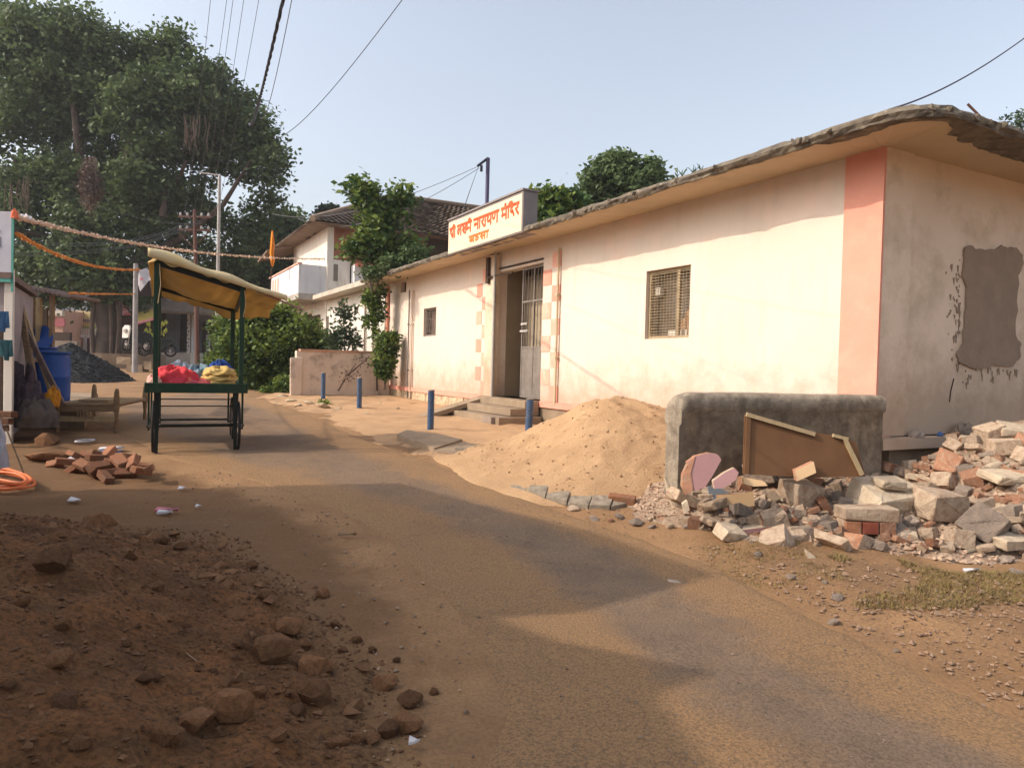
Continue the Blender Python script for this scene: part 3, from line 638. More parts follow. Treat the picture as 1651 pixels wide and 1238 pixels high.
# ---- cement patch with drips on the side wall
PO = [(1552, 400), (1562, 395), (1570, 401), (1580, 403), (1600, 403), (1612, 396), (1622, 401), (1635, 399), (1645, 412), (1646, 425), (1640, 445), (1637, 500), (1634, 540), (1643, 556), (1642, 575), (1630, 591), (1600, 589), (1570, 595), (1545, 585), (1540, 572), (1550, 552), (1553, 520), (1557, 470), (1549, 440), (1553, 410)]
dens = []
for a, b in zip(PO, PO[1:]+PO[:1]):
    for k in range(4): dens.append((a[0]+(b[0]-a[0])*k/4+random.uniform(-1.6, 1.6), a[1]+(b[1]-a[1])*k/4+random.uniform(-1.6, 1.6)))
pl = [hit(x, y, C0-A_*.0, A_)-A_*.001 for x, y in dens]
q = MB(); q.prism(pl, -A_*.022); q.build('cement_patch', M_cement, tpl)
q = MB()
for k in range(150):
    if random.random() < .35: continue
    if k < 100: x = 1548-abs(random.gauss(0, 9)); y = random.uniform(410, 590)
    else: x = random.uniform(1542, 1640); y = 592+abs(random.gauss(0, 10))
    l = random.uniform(2, 12)*(1 if k > 100 or random.random() < .5 else .5); wd = random.uniform(.4, 1.7)
    v = [hit(x+dx, y+dy, C0, A_) for dx, dy in ((-wd, 0), (0, -wd), (wd, 0), (wd*.5, l*.6), (0, l), (-wd*.5, l*.5))]; q.prism(v, -A_*.005)
dr = q.build('cement_drips', M_cement, tpl); dr['kind'] = 'stuff'
q = MB(); 
for pts in ([(1531, 648), (1533, 630), (1538, 610)],):
    q.tube([hit(x, y, C0-A_*.004, A_) for x, y in pts], .006, 4)
q.build('crack', M_darkwood, tpl)
# steps and ramp
stp = thing('entrance_steps', 'sand dusted concrete steps below the temple door', 'steps', TF((ds0+ds1)/2, -.5, .45))
zg = .44
for k in range(3):
    q = MB(); dep = .30*(3-k); q.box(TF, ds0-.05-.12*(k == 0), ds1+.1+.25*(2-k), -.052-dep, -.052, zg-.15 if k == 0 else zg+.143*k+.002, zg+.143*(k+1), 0, .008); q.build('step', M_conc, stp, .01)
q = MB(); q.box(TF, ds0-.02, ds0+.38, -.052-.98, -.052-.62, zg-.05, zg+.14, 0, .006); q.build('end_block', M_greyc, stp, .01)
rp = MB(); a0, a1 = ds1-.05, ds1+.33
rp.prism([TF(a0, -.15, zg+.43), TF(a0, -1.75, zg-.02), TF(a0, -1.75, zg-.10), TF(a0, -.15, zg+.33)], A_*(a1-a0)); one(rp, 'ramp_plank', M_conc, TF(a0, -1, zg), 'narrow sloping concrete ramp leaning on the left of the temple steps', 'ramp')
# ================================================================== PARAPET
PR = TF(-.02, -.04, 0); 
pf = (PL-Vector((PR.x, PR.y, 0))); LP = pf.length; pf.normalize(); pn = Vector((-pf.y, pf.x, 0))   # pn points towards the camera? checked below
if pn.y > 0: pn = -pn
PF = AX(Vector((PR.x, PR.y, 0)), pf, pn)
par = MB(); TP = .24; NS = 90
prof = []
def pprof(x):
    e = max(0, x-(LP-.16)); top = 1.295 - (.16-math.sqrt(max(0, .0256-e*e)))*.8 + .003*math.sin(x*5)
    r_ = .05
    return [(-.0, .0), (-.0, top-.17), (-.035, top-.15), (-.035, top-.04), (0, top), (TP*.5, top+.012), (TP-.02, top-.01), (TP+.03, top-.05), (TP+.03, top-.155), (TP, top-.17), (TP, .0)]
vs = []
for i in range(NS+1):
    x = LP*i/NS; pr = pprof(x); nP = len(pr)
    for yy, zz in pr:
        n_ = .012*float(fbm(x*3.1+yy*5, zz*3.3, 3, 81)); vs.append(PF(x, TP-yy-TP*.5+n_-.12+.12, zz))
par.add(vs, [(i*nP+k, i*nP+k+1, (i+1)*nP+k+1, (i+1)*nP+k) for i in range(NS) for k in range(nP-1)], 0, True)
par.add(vs[-nP:], [tuple(range(nP))], 0); par.add(vs[:nP], [tuple(range(nP))[::-1]], 0)
po = one(par, 'parapet_wall', [M_dark], PF(LP/2, 0, 0), 'stained grey parapet wall with rounded coping beside the sand pile', 'wall')
q = MB(); e0 = PF(LP, -.02, 0)
q.prism([P(1071, 766, 6.55), P(1080, 782, 6.55), P(1093, 812, 6.5), P(1099, 824, 6.5), P(1085, 820, 6.5), P(1076, 800, 6.55)], Vector((0, .03, 0)))
one(q, 'plaster_shard', M_plasterw, P(1086, 820, 6.5), 'tall white plaster shard leaning on the end of the stained parapet', 'shard')
# leaning board
bd = thing('leaning_board', 'broken brown hardboard door with pale battens leaning on the stained parapet', 'board', P(1290, 760, 6.45))
D0, D1 = 6.72, 6.42
def BPt(px, py): return P(px, py, D0-(py-665)/110*(D0-D1)-.25+.25*(px-1200)/200)
pts = [(1201, 668), (1312, 697), (1345, 702), (1380, 712), (1396, 768), (1300, 770), (1198, 764)]
q = MB(); q.prism([BPt(*p) for p in pts], Vector((0, .018, 0))); q.build('panel', M_board, bd)
for a, b, w_ in (((1203, 666), (1313, 698), 5), ((1342, 700), (1366, 706), 4), ((1362, 706), (1390, 764), 5)):
    dx, dy = b[0]-a[0], b[1]-a[1]; l = math.hypot(dx, dy); nx, ny = -dy/l*w_, dx/l*w_
    q = MB(); q.prism([BPt(a[0]-nx*.3, a[1]-ny*.3)-Vector((0, .03, 0)), BPt(b[0]-nx*.3, b[1]-ny*.3)-Vector((0, .03, 0)), BPt(b[0]+nx, b[1]+ny)-Vector((0, .03, 0)), BPt(a[0]+nx, a[1]+ny)-Vector((0, .03, 0))], Vector((0, .028, 0))); q.build('batten', M_woodl, bd)
q = MB(); q.prism([BPt(1203, 668)-Vector((0, .02, 0)), BPt(1210, 668)-Vector((0, .02, 0)), BPt(1206, 764)-Vector((0, .02, 0)), BPt(1199, 764)-Vector((0, .02, 0))], Vector((0, .019, 0))); q.build('batten', M_board, bd)
# ================================================================== BOLLARDS
def bollard(px, ytop, ybot, lean, label, d):
    b = P(px, ybot, d); t_ = P(px+lean, ytop, d); r = .055
    o = thing('bollard', label, 'bollard', b, 'blue pipe bollards along the forecourt')
    q = MB(); q.tube([b-Vector((0, 0, .25)), t_-(t_-b)*.03], r, 12); q.build('post', M_blue, o)
    q = MB(); q.tube([t_-(t_-b)*.03, t_-(t_-b)*.012, t_], [r*1.06, r*1.06, r*.5], 12); q.build('cap', M_greyc, o)
bollard(851, 642, 709, 4, 'thick blue pipe bollard leaning beside the sand pile, nearest the camera', 10.6)
bollard(694, 628, 690, 1.5, 'upright blue pipe bollard standing on sand left of the temple steps', 12.0)
bollard(579, 608, 660, 1, 'blue pipe bollard before the right part of the stained low wall', 15.9)
bollard(521, 600, 645, .5, 'farthest blue pipe bollard before the left end of the low wall', 18.4)
# ================================================================== CART
CO = P(250, 640, 9.12); CO.z = 0
CF = Frame(CO, math.radians(25)); CWd, CLn = 1.02, 1.45
zc = .275
cart = thing('vegetable_cart', 'dark green four wheeled vendor cart under a sagging yellow tarpaulin', 'cart', CF(CWd/2, CLn/2, zc))
z1_, z2_ = zc+.78, zc+.905
q = MB(); q.box(CF, -.09, CWd+.05, -.06, CLn+.1, z1_+.055, z1_+.08); q.build('deck', M_cartg, cart)
for nm, bx in (('side_rail', (-.09, CWd+.05, -.09, -.06)), ('side_rail', (-.09, CWd+.05, CLn+.1, CLn+.13)), ('side_rail', (-.12, -.09, -.09, CLn+.13)), ('side_rail', (CWd+.05, CWd+.08, -.09, CLn+.13))):
    q = MB(); q.box(CF, *bx, z1_, z2_); q.build(nm, M_cartg, cart, .006)
posts = [(0, 0, 2.58), (CWd, 0, 2.26), (CWd-.02, CLn, 2.10), (0, CLn, 2.42)]
def ctop(u, v): return zc+2.46-.27*u/CWd*1.0-.21*v/CLn
for (x, y, z) in posts:
    q = MB(); q.box(CF, x-.03, x+.03, y-.03, y+.03, z2_-.12, ctop(x, y)-.02, 0, .004); q.build('post', M_cartg, cart, .005)
for (a, b) in (((0, 0), (CWd, 0)), ((CWd, 0), (CWd, CLn)), ((0, CLn), (CWd, CLn)), ((0, 0), (0, CLn))):
    q = MB(); h_ = .055 if a[1] == 0 and b[1] == 0 else .028
    q.prism([CF(a[0], a[1], ctop(*a)-h_-.02), CF(b[0], b[1], ctop(*b)-h_-.02), CF(b[0], b[1], ctop(*b)), CF(a[0], a[1], ctop(*a))], (CF.y if a[1] == b[1] else CF.x)*.04); q.build('roof_rail', M_cartb, cart)
# axles, wheels
WR = .335
for x, y, nm in ((-.02, .16, 0), (-.02, CLn-.2, 0), (CWd-.02, .16, 1), (CWd-.02, CLn-.2, 1)):
    c = CF(x, y, zc+WR); wh = MB()
    n = 28; R_ = WR-.018
    ring = [c + CF.y*(R_*math.cos(2*math.pi*k/n)) + Vector((0, 0, R_*math.sin(2*math.pi*k/n))) for k in range(n+1)]
    wh.tube(ring, .018, 6, caps=False); wo = wh.build('wheel', M_rubber, cart)
    q = MB()
    for k in range(14):
        a = 2*math.pi*k/14; q.tube([c+CF.x*.02*(-1)**k, c+CF.y*((R_-.01)*math.cos(a))+Vector((0, 0, (R_-.01)*math.sin(a)))], .004, 4)
    q.build('spokes', M_metalg, wo)
    q = MB(); q.tube([c-CF.x*.06, c+CF.x*.06], .03, 8); q.build('hub', M_metalg, wo)
    for sx in (-.055, .055):
        q = MB(); q.box(CF, x+sx-.012, x+sx+.012, y-.02, y+.02, zc+WR-.05, z1_+.01); q.build('fork', M_cartg, cart)
for y in (.16, CLn-.2):
    q = MB(); q.tube([CF(-.10, y, zc+WR), CF(CWd+.06, y, zc+WR)], .014, 8); q.build('axle', M_cartb, cart)
for z, r in ((.60, .008), (.69, .008), (WR+.02, .012)):
    q = MB(); q.tube([CF(.06, .12, zc+z), CF(CWd-.08, .12, zc+z)], r, 6); q.build('tie_rod', M_cartb, cart)
# front leg boards
for x in (.02, CWd-.06):
    q = MB(); q.prism([CF(x-.035, .02, z1_), CF(x+.035, .02, z1_), CF(x+.018, .03, zc-.0), CF(x-.018, .03, zc)], CF.y*.035); q.build('leg', M_cartb, cart)
# canopy: sagging sheet with thickness from solidify
NU, NV = 46, 34; V = []
for i in range(NU):
    for j in range(NV):
        u = -.10+(CWd+.62)*i/(NU-1); v = -.12+(CLn+.30)*j/(NV-1)
        uu = min(max(u/CWd, 0), 1); vv = min(max(v/CLn, 0), 1)
        sag = .17*math.sin(math.pi*uu)**.8*math.sin(math.pi*min(1, vv))**.7 + .11*max(0, v/CLn-1)*4*.4
        z = ctop(u, v)+.028 - sag + .02*max(0, u-CWd) + .012*math.sin(u*17+v*5)*math.sin(v*9) + .035*float(fbm(u*3, v*3, 3, 91)) + .010*math.sin(u*31+v*6)+ .008*math.sin(v*40-u*9)
        if u > CWd: z += .22*(u-CWd)*max(0, vv)
        if v > CLn: z -= (v-CLn)*.5*(1+.3*math.sin(u*8))
        if v < 0: z += v*.5*(1+.4*math.sin(u*11))
        if u < 0: z += u*1.0+.03*math.sin(v*9)
        V.append(CF(u, v, z))
cn = npmesh('canopy', [tuple(p) for p in V], gridfaces(NU, NV), M_tarp, cart, smooth=True); md = cn.modifiers.new('t', 'SOLIDIFY'); md.thickness = .004
V = []
for i in range(40):
    u = -.10+(CWd+.66)*i/39; h_ = .115*(1-.62*i/39)*(1+.25*math.sin(u*9)); y_ = -.10+.012*math.sin(u*13)
    for k, (dz, dy) in enumerate(((-.035, -.02), (.25*h_, -.03), (h_*.8, .0), (h_, .10), (h_*.7, .3))): V.append(CF(u, y_+dy, ctop(u, 0)+.02+dz))
q = MB(); q.add(V, [(i*5+k, (i+1)*5+k, (i+1)*5+k+1, i*5+k+1) for i in range(39) for k in range(4)], 0, True); hm = q.build('canopy_hem', mat('sunlit_tarp_tone', (.62, .52, .32), (.55, .42, .20), 3, .8, .1, 10), cart); md = hm.modifiers.new('t', 'SOLIDIFY'); md.thickness = .004  # paler copy of the tarpaulin: its sunlit outside is put into the colour
q = MB(); p0 = CF(CWd+.45, -.1, ctop(CWd+.45, -.1)+.02); q.tube([CF(.3, -.11, ctop(.3, -.11)+.05), CF(CWd+.78, -.05, ctop(CWd+.78, 0)-.06)], .012, 6); q.build('canopy_pole', M_mauve, cart)
for x, y, ln in ((0.03, -.05, .5), (CWd+.02, -.05, .35), (0.0, .02, .22)):
    q = MB(); z = ctop(x, 0)-.05; q.tube([CF(x, y, z), CF(x+.02, y-.02, z-ln*.5), CF(x-.01, y-.01, z-ln)], .006, 5); q.build('tie_rope', M_woodl, cart)
# ---- cloth bundles on the cart
def lump(name, c, F, rx, ry, rz, m, label, cat, seed, fold=.25, group=None, folds=6):
    nu, nv = 52, 24; V = []
    for i in range(nv):
        th = math.pi*.5*i/(nv-1)
        for j in range(nu):
            a = 2*math.pi*j/nu
            k = 1+fold*float(fbm(math.cos(a)*1.6+seed*3, math.sin(a)*1.6+th*1.5, 3, seed)) + .06*math.sin(a*folds+th*5+seed) + .045*math.sin(a*folds*2.3-th*9+seed*2) + .10*float(fbm(math.cos(a)*4+seed, math.sin(a)*4+th*4, 3, seed+1))
            V.append(F.o*0 + Vector(c) + F.x*(rx*math.cos(a)*math.sin(th+.02)**.7*k) + F.y*(ry*math.sin(a)*math.sin(th+.02)**.7*k) + Vector((0, 0, rz*math.cos(th)*k*(1+.15*math.sin(a*3+seed)))))
    fs = [(i*nu+j, i*nu+(j+1) % nu, (i+1)*nu+(j+1) % nu, (i+1)*nu+j) for i in range(nv-1) for j in range(nu)]
    q = MB(); q.add(V, [f[::-1] for f in fs], 0, True); q.add(V[-nu:], [tuple(range(nu))], 0)
    return one(q, name, m, c, label, cat, group)
cl = lambda n, c, c2=None: mat(n, c, c2, 7, .9, .2, 14)
zt = z1_+.082
lump('cloth_bundle', CF(.22, .22, zt), CF, .27, .2, .22, cl('red_cloth', (.72, .06, .06), (.6, .05, .08)), 'bright red cloth bundle at the left end of the cart tray', 'cloth', 3)
lump('cloth_bundle', CF(-.01, .12, zt), CF, .09, .14, .13, cl('pink_cloth', (.72, .30, .30), (.70, .5, .35)), 'small pink and cream cloth hanging beside the left cart post', 'cloth', 5)
lump('cloth_bundle', CF(.45, .16, zt), CF, .22, .12, .085, cl('coral_cloth', (.74, .17, .12), (.62, .10, .14)), 'flat coral cloth in front of the blue cloths on the cart', 'cloth', 8)
lump('cloth_bundle', CF(.52, .62, zt), CF, .20, .3, .25, cl('slate_cloth', (.10, .22, .30), (.24, .28, .32)), 'slate blue crumpled cloth in the middle of the cart tray', 'cloth', 9)
lump('cloth_bundle', CF(.30, .95, zt), CF, .2, .22, .27, cl('grey_cloth', (.36, .38, .42), (.25, .3, .38)), 'grey cloth behind the red bundle on the cart', 'cloth', 12)
lump('cloth_bundle', CF(.80, .98, zt), CF, .20, .24, .31, cl('royal_blue_cloth', (.03, .10, .42), (.03, .08, .3)), 'royal blue cloth behind the yellow sacks on the cart', 'cloth', 14)
for k, (r_, z) in enumerate(((.235, 0), (.22, .075), (.20, .15))):
    lump('yellow_sack', CF(.74+.012*k, .30, zt+z), CF, r_, .2, .10, cl('yellow_sacking', (.66, .46, .16), (.56, .38, .13)), 'folded yellow sack, %s of the stack of three on the cart' % ('lowest', 'middle', 'topmost')[k], 'sack', 20+k, .12, 'folded yellow sacks stacked on the cart')
# ================================================================== LEFT EDGE: house, drums, cot, bricks, hose
hc = P(22, 500, 9.6)
LH = AX(Vector((hc.x, hc.y, 0)), Vector((-1, 0.0, 0)), Vector((-.474, .88, 0)))
lh = thing('left_house', 'whitewashed house corner with a white board at the left edge of the street', 'house', LH(0, 0, .4))
ztop = P(22, 343, 9.6).z
q = MB(); q.box(LH, .10, 4.2, 0, 3.2, .1, ztop-.9); q.build('wall', mat('shaded_limewash_tone', (.34, .29, .29), (.27, .23, .23), 2, .9, .1, 16), lh)  # pale wall coloured darker mauve grey, shade painted into it
q = MB(); q.box(LH, 0, .12, -.05, .1, .1, ztop-.75); q.build('corner_post', M_white, lh, .01)
q = MB(); q.box(LH, .02, 4.4, -.1, 3.3, ztop-.88, ztop-.80); q.build('eave', M_plank, lh)
q = MB(); q.box(LH, .14, .20, -.02, -.001, .7, 2.0); q.build('downpipe', M_darkwood, lh)
bb = thing('name_board', 'white board with teal border and black numeral fixed high on the left house', 'board', LH(.2, -.1, ztop-.4))
q = MB(); q.box(LH, .03, 2.3, -.08, -.04, ztop-.83, ztop-.0); q.build('board_face', mat('pale_lilac_board', (.55, .54, .60), None, 3, .7, 0, 20), bb)
q = MB(); q.box(LH, .0, .028, -.085, -.03, ztop-1.05, ztop+.02); q.box(LH, .03, 2.3, -.095, -.081, ztop-.93, ztop-.83); q.build('border', M_teal, bb)
q = MB(); bx, bz = .185, ztop-.42
for a, b in (((0, .16), (.10, .16)), ((.10, .16), (.10, .08)), ((.10, .08), (0, .08)), ((0, .08), (0, -.02)), ((0, -.02), (.1, -.04))):
    x0, x1 = sorted((bx+a[0], bx+b[0])); z0, z1 = sorted((bz+a[1], bz+b[1])); q.box(LH, x0-.008, x1+.008, -.088-.001*a[0], -.081, z0-.008, z1+.008)
q.build('numeral', M_wireb, bb)
# hanging blue and teal cloth on the wall
for px, y0, y1, nm, c in ((4, 502, 532, 'blue', (.10, .22, .40)), (10, 548, 578, 'teal', (.08, .20, .22))):
    p = P(px, y0, 9.4); q = MB(); p2 = P(px, y1, 9.4)
    V = []; 
    for i in range(9):
        x = -.10+.02*i*1.2; V += [Vector((p.x+x, p.y-.03*math.sin(i*1.9), p.z)), Vector((p.x+x*.8, p.y-.04*math.sin(i*2.1), p2.z+.03*math.sin(i))) ]
    q.add(V, [(2*i, 2*i+2, 2*i+3, 2*i+1) for i in range(8)], 0, True); one(q, 'hanging_cloth', cl(nm+'_hung_cloth', c), p, nm+' cloth hanging on the wall of the left house', 'cloth')
# stone plinth platform in front of the shop row
pp = P(72, 655, 12.2)
PLF = AX(Vector((pp.x, pp.y, 0)), Vector((-1, 0, 0)), Vector((-.474, .88, 0)))
q = MB(); q.box(PLF, -.75, 4, -1.3, 5, .1, .64, 0, .01); one(q, 'stone_platform', M_conc, PLF(0, 0, .6), 'low stone platform under the blue drums before the shops', 'platform')
# lean-to shed with corrugated awning
SH = AX(P(36, 500, 12.8)*1, Vector((-1, 0, 0)), Vector((-.4, .917, 0))); SH.o.z = 0
sh = thing('lean_to_shed', 'timber lean-to shed with a dark corrugated awning beside the drums', 'shed', SH(-.4, .3, .6))
za, zb2 = P(36, 460, 12.8).z, P(112, 478, 12.8).z
aw = AX(P(36, 460, 12.8), Vector((1, 0, 0)), Vector((-.3, .95, 0)))
V = []; nx_ = 44
for i in range(nx_+1):
    for j in range(2):
        y = j*2.2; x = .84*2.4*0+ (P(112, 478, 12.8).x-P(36, 460, 12.8).x+.02)*i/nx_
        V.append(aw.o + aw.x*x + aw.y*y + Vector((0, 0, (zb2-za)*i/nx_ + .02*math.sin(i*1.5) + .10*j)))
q = MB(); q.add(V, [(2*i, 2*i+2, 2*i+3, 2*i+1) for i in range(nx_)], 0, False); ao = q.build('awning', M_plank, sh); md = ao.modifiers.new('t', 'SOLIDIFY'); md.thickness = .03
for px, w_, y0, m in ((49, .10, 488, M_wood), (62, .07, 486, M_woodl), (83, .06, 480, M_wood)):
    p = P(px, 600, 13.0); q = MB(); q.box(WF, p.x-w_/2, p.x+w_/2, p.y-.04, p.y+.04, .3, P(px, y0-6, 13.0).z); q.build('post', m, sh)
q = MB(); p = P(50, 520, 14.4); q.box(WF, p.x-.9, p.x+.32, p.y, p.y+.05, .5, 2.4); q.build('back_panel', M_darkwood, sh)
# leaning timbers
for k, (a, b, w_, m, lb) in enumerate((((30, 520), (97, 655), .075, M_plank, 'long dark plank leaning diagonally in front of the blue drum'), ((24, 470), (50, 640), .09, M_wood, 'grey timber leaning on the left house wall'), ((34, 500), (80, 640), .05, M_woodl, 'thin pale pole leaning behind the dark plank'), ((44, 560), (56, 640), .06, M_wood, 'short upright board beside the grey timber'))):
    A, B = P(*a, 11.2+.15*k), P(*b, 10.5+.15*k); q = MB(); d = (B-A).normalized(); sx = d.cross(Vector((0, 1, 0))).normalized()*w_
    q.prism([A, B, B+sx, A+sx], Vector((0, .04, 0))); one(q, 'leaning_timber', m, B, lb, 'timber')
# blue drums
def drum(px, ybot, d, r, h, label, lid=False):
    b = P(px, ybot, d); o = thing('blue_drum', label, 'drum', b, 'blue plastic drums on the platform')
    pr = [(0, r*.93), (.02, r*.97), (h*.25, r), (h*.5, r), (h*.52, r*1.03), (h*.55, r), (h*.85, r), (h*.93, r*.96), (h-.03, r*.95), (h-.025, r*1.05), (h, r*1.05), (h, r*.88), (h-.12, r*.88)]
    n = 32; q = MB(); vs = [b+Vector((rr*math.cos(2*math.pi*k/n), rr*math.sin(2*math.pi*k/n), z)) for z, rr in pr for k in range(n)]
    q.add(vs, [(i*n+k, i*n+(k+1) % n, (i+1)*n+(k+1) % n, (i+1)*n+k) for i in range(len(pr)-1) for k in range(n)], 0, True); q.add(vs[-n:], [tuple(range(n))], 0)
    q.build('barrel', M_drum, o)
    if lid:
        c = b+Vector((-r*.15, .05, h+r*.55)); u = Vector((.92, 0, .38)).normalized(); v = Vector((-.35, .25, .9)).normalized(); q = MB(); q.prism([c+(u*math.cos(2*math.pi*k/28)+v*math.sin(2*math.pi*k/28))*r*.92 for k in range(28)], Vector((.01, -.03, .01))); q.build('lid', M_drum, o, .004)
    else:
        q = MB(); q.box(WF, b.x-.17, b.x-.04, b.y-r*1.01-.012, b.y-r*1.01+.02, b.z+h-.18, b.z+h-.10); q.build('paper_sticker', M_plasterw, o)
drum(85, 652, 12.3, .26, .90, 'open blue plastic drum with a small white sticker on its front')
drum(66, 640, 12.95, .26, .90, 'blue plastic drum behind the open drum with its lid tilted up', True)
# cot (charpai)
QO = P(92, 706, 10.7); QF = Frame(Vector((QO.x, QO.y, 0)), math.radians(14)); CWc, CLc = .80, 1.7; zq = .33
cot = thing('charpai_cot', 'low weathered wooden string cot with turned legs by the roadside', 'cot', QF(CWc/2, .5, zq))
for x, y in ((0, 0), (CWc, 0), (0, CLc), (CWc, CLc)):
    q = MB(); c = QF(x, y, 0); q.tube([c+Vector((0, 0, z)) for z in (zq-.1, zq+.10, zq+.25, zq+.42, zq+.5, zq+.64, zq+.68)], [.022, .035, .028, .045, .045, .034, .018], 8); q.build('leg', M_wood, cot)
for a, b in (((0, 0), (CWc, 0)), ((0, CLc), (CWc, CLc)), ((0, 0), (0, CLc)), ((CWc, 0), (CWc, CLc))):
    A, B = QF(*a, zq+.43), QF(*b, zq+.43); q = MB(); q.tube([A, B], .03, 8); q.build('rail', M_wood, cot)
A, B = QF(0, 0, zq+.21), QF(CWc, 0, zq+.21); q = MB(); q.prism([A+Vector((0, -.02, -.03)), B+Vector((0, -.02, -.03)), B+Vector((0, -.02, .045)), A+Vector((0, -.02, .045))], QF.y*.03); q.build('lower_board', M_woodl, cot)
q = MB(); q.prism([QF(.02, -.02, zq+.33), QF(CWc-.02, -.02, zq+.33), QF(CWc-.02, -.02, zq+.46), QF(.02, -.02, zq+.46)], QF.y*.025); q.build('end_board', M_wood, cot)
for k in range(6):
    q = MB(); x = CWc*(.35+.05*k); q.tube([QF(x, -.035, zq+.24), QF(x, -.035, zq+.36)], .012, 6); q.build('spindle', M_wood, cot)
q = MB()
for k in range(22): y = .04+k*(CLc-.08)/21; q.tube([QF(0, y, zq+.445), QF(CWc, y+.03, zq+.445)], .010, 4)
for k in range(12): x = .04+k*(CWc-.08)/11; q.tube([QF(x, 0, zq+.452), QF(x+.03, CLc, zq+.452)], .010, 4)
q.build('string_webbing', M_woodl, cot)['kind'] = 'stuff'
q = MB(); q.box(QF, .20, .62, .25, .6, zq+.47, zq+.50, 0, .004); one(q, 'loose_plank', M_woodl, QF(.4, .4, zq+.47), 'short flat plank lying on top of the string cot', 'plank')
# bags and junk at left
lump('orange_bag', P(84, 650, 10.5)+Vector((0, 0, -.05)), WF, .11, .09, .24, cl('orange_cloth', (.72, .30, .02), (.55, .2, .02)), 'crumpled orange cloth bag hanging at the left corner of the cot', 'bag', 33)
b = P(40, 662, 10.1); lump('dark_sack', b-Vector((0, 0, .12)), WF, .24, .18, .62, cl('mauve_black_cloth', (.055, .038, .045), (.10, .075, .085)), 'dark slumped sack of folded cloth standing beside the left house', 'sack', 35, .3)
b = P(58, 688, 9.9); lump('grey_sack', b, WF, .26, .2, .32, cl('grey_sacking', (.13, .105, .085), (.09, .07, .06)), 'squat grey sack under the dark slumped sack', 'sack', 37, .25)
ME_rocks = []
for k in range(10):
    r = random.Random(100+k); pts = []
    for _ in range(26):
        v = Vector((r.gauss(0, 1), r.gauss(0, 1), r.gauss(0, 1))).normalized(); v = Vector((v.x*1.0, v.y*.85, v.z*.7))*r.uniform(.42, .56); pts.append(v)
    ME_rocks.append(hull_mesh('rock', pts, [M_clod]))
def rockat(px, py, wpx, zf, label, cat='rock', group=None, m=None, name='rock', sink=.3, sq=1.0):
    p = G(px, py)
    for _ in range(25):
        r = ray(px, py); z = float(zf(np.array([p.x]), np.array([p.y]))[0]); t_ = (z-EYE)/r.z; p = (p*.5)+(O+r*t_)*.5
    sz = wpx/FPX*p.y; me = random.choice(ME_rocks)
    o = put(name, me, (p.x, p.y, p.z+sz*sink*.3), (random.uniform(-.4, .4), random.uniform(-.4, .4), random.uniform(0, 6)), (sz, sz, sz*sq), None, label, cat, group)
    if m: o.material_slots[0].link = 'OBJECT'; o.material_slots[0].material = m
    return o
def top_z(x, y): return np.maximum(H(x, y)+ground_bumps(x, y), soil_z(x, y))
rockat(76, 716, 46, top_z, 'rounded brown boulder between the cot and the brick pile', sq=.8)
rockat(70, 742, 56, top_z, 'low dark boulder below the rounded brown boulder', sq=.5)
rockat(160, 848, 52, top_z, 'brown angular rock alone below the brick pile')
rockat(98, 740, 40, top_z, 'small brown boulder at the left end of the brick pile', sq=.6)
RK = [(95, 1070, 36), (235, 1098, 24), (85, 915, 50), (102, 1010, 24), (262, 878, 22), (290, 885, 18), (318, 885, 16), (440, 1060, 58), (465, 1018, 36), (505, 1085, 50), (508, 1130, 56), (378, 1150, 64), (318, 1172, 50), (268, 1190, 44), (105, 1140, 38), (448, 1190, 26), (420, 1120, 24), (545, 1205, 30), (575, 1195, 24), (620, 1110, 36), (663, 1135, 36), (655, 1175, 46), (625, 1185, 38), (480, 1150, 24), (250, 1095, 18), (575, 1035, 16), (552, 1050, 14), (365, 950, 22), (252, 950, 22), (520, 960, 22), (430, 965, 24), (405, 915, 20), (600, 1195, 24), (180, 870, 14), (540, 1010, 18), (16, 1108, 18), (700, 1118, 14), (35, 975, 24), (130, 1205, 30), (205, 1040, 16), (345, 1085, 16), (385, 1040, 18), (300, 1010, 12), (600, 1050, 14), (640, 1066, 12)]
for x, y, s_ in RK:
    reg = 'near the upper left of the soil heap' if y < 960 else 'at the left of the soil heap' if x < 330 else 'at the lower right tip of the soil heap' if x > 540 else 'in the lower middle of the soil heap'
    szw = 'small' if s_ < 20 else 'fist sized' if s_ < 34 else 'large'
    rockat(x, y, s_*1.3, top_z, szw+' reddish brown rock '+reg, 'rock', szw+' rocks '+reg, name='soil_rock', sink=.6)
# soil clods: too many to count
def scatter(name, n, xr, yr, zf, smin, smax, m, mask=None, label=None, cat=None, seed=3, flat=.7, parent=None, power=2.5):
    r = np.random.default_rng(seed); x = r.uniform(*xr, n); y = r.uniform(*yr, n)
    if mask is not None: k = mask(x, y, r); x, y = x[k], y[k]
    n = len(x); z = zf(x, y); s_ = smin+(smax-smin)*r.random(n)**power
    base = np.array([[1, 0, 0], [-1, 0, 0], [0, 1, 0], [0, -1, 0], [0, 0, 1], [0, 0, -1]], float); F = np.array([[0, 2, 4], [2, 1, 4], [1, 3, 4], [3, 0, 4], [2, 0, 5], [1, 2, 5], [3, 1, 5], [0, 3, 5]])
    V = base[None]*(.6+.7*r.random((n, 6, 1))) + .25*r.normal(size=(n, 6, 3)); a = r.uniform(0, 6.28, n); c, s2 = np.cos(a), np.sin(a)
    X_ = V[..., 0]*c[:, None]-V[..., 1]*s2[:, None]; Y_ = V[..., 0]*s2[:, None]+V[..., 1]*c[:, None]
    V = np.stack([X_, Y_, V[..., 2]*flat], -1)*(s_[:, None, None]*.5) + np.stack([x, y, z+s_*.12], -1)[:, None]
    o = npmesh(name, V.reshape(-1, 3), (F[None]+6*np.arange(n)[:, None, None]).reshape(-1, 3), m, parent); return tag(o, label, cat, kind='stuff')
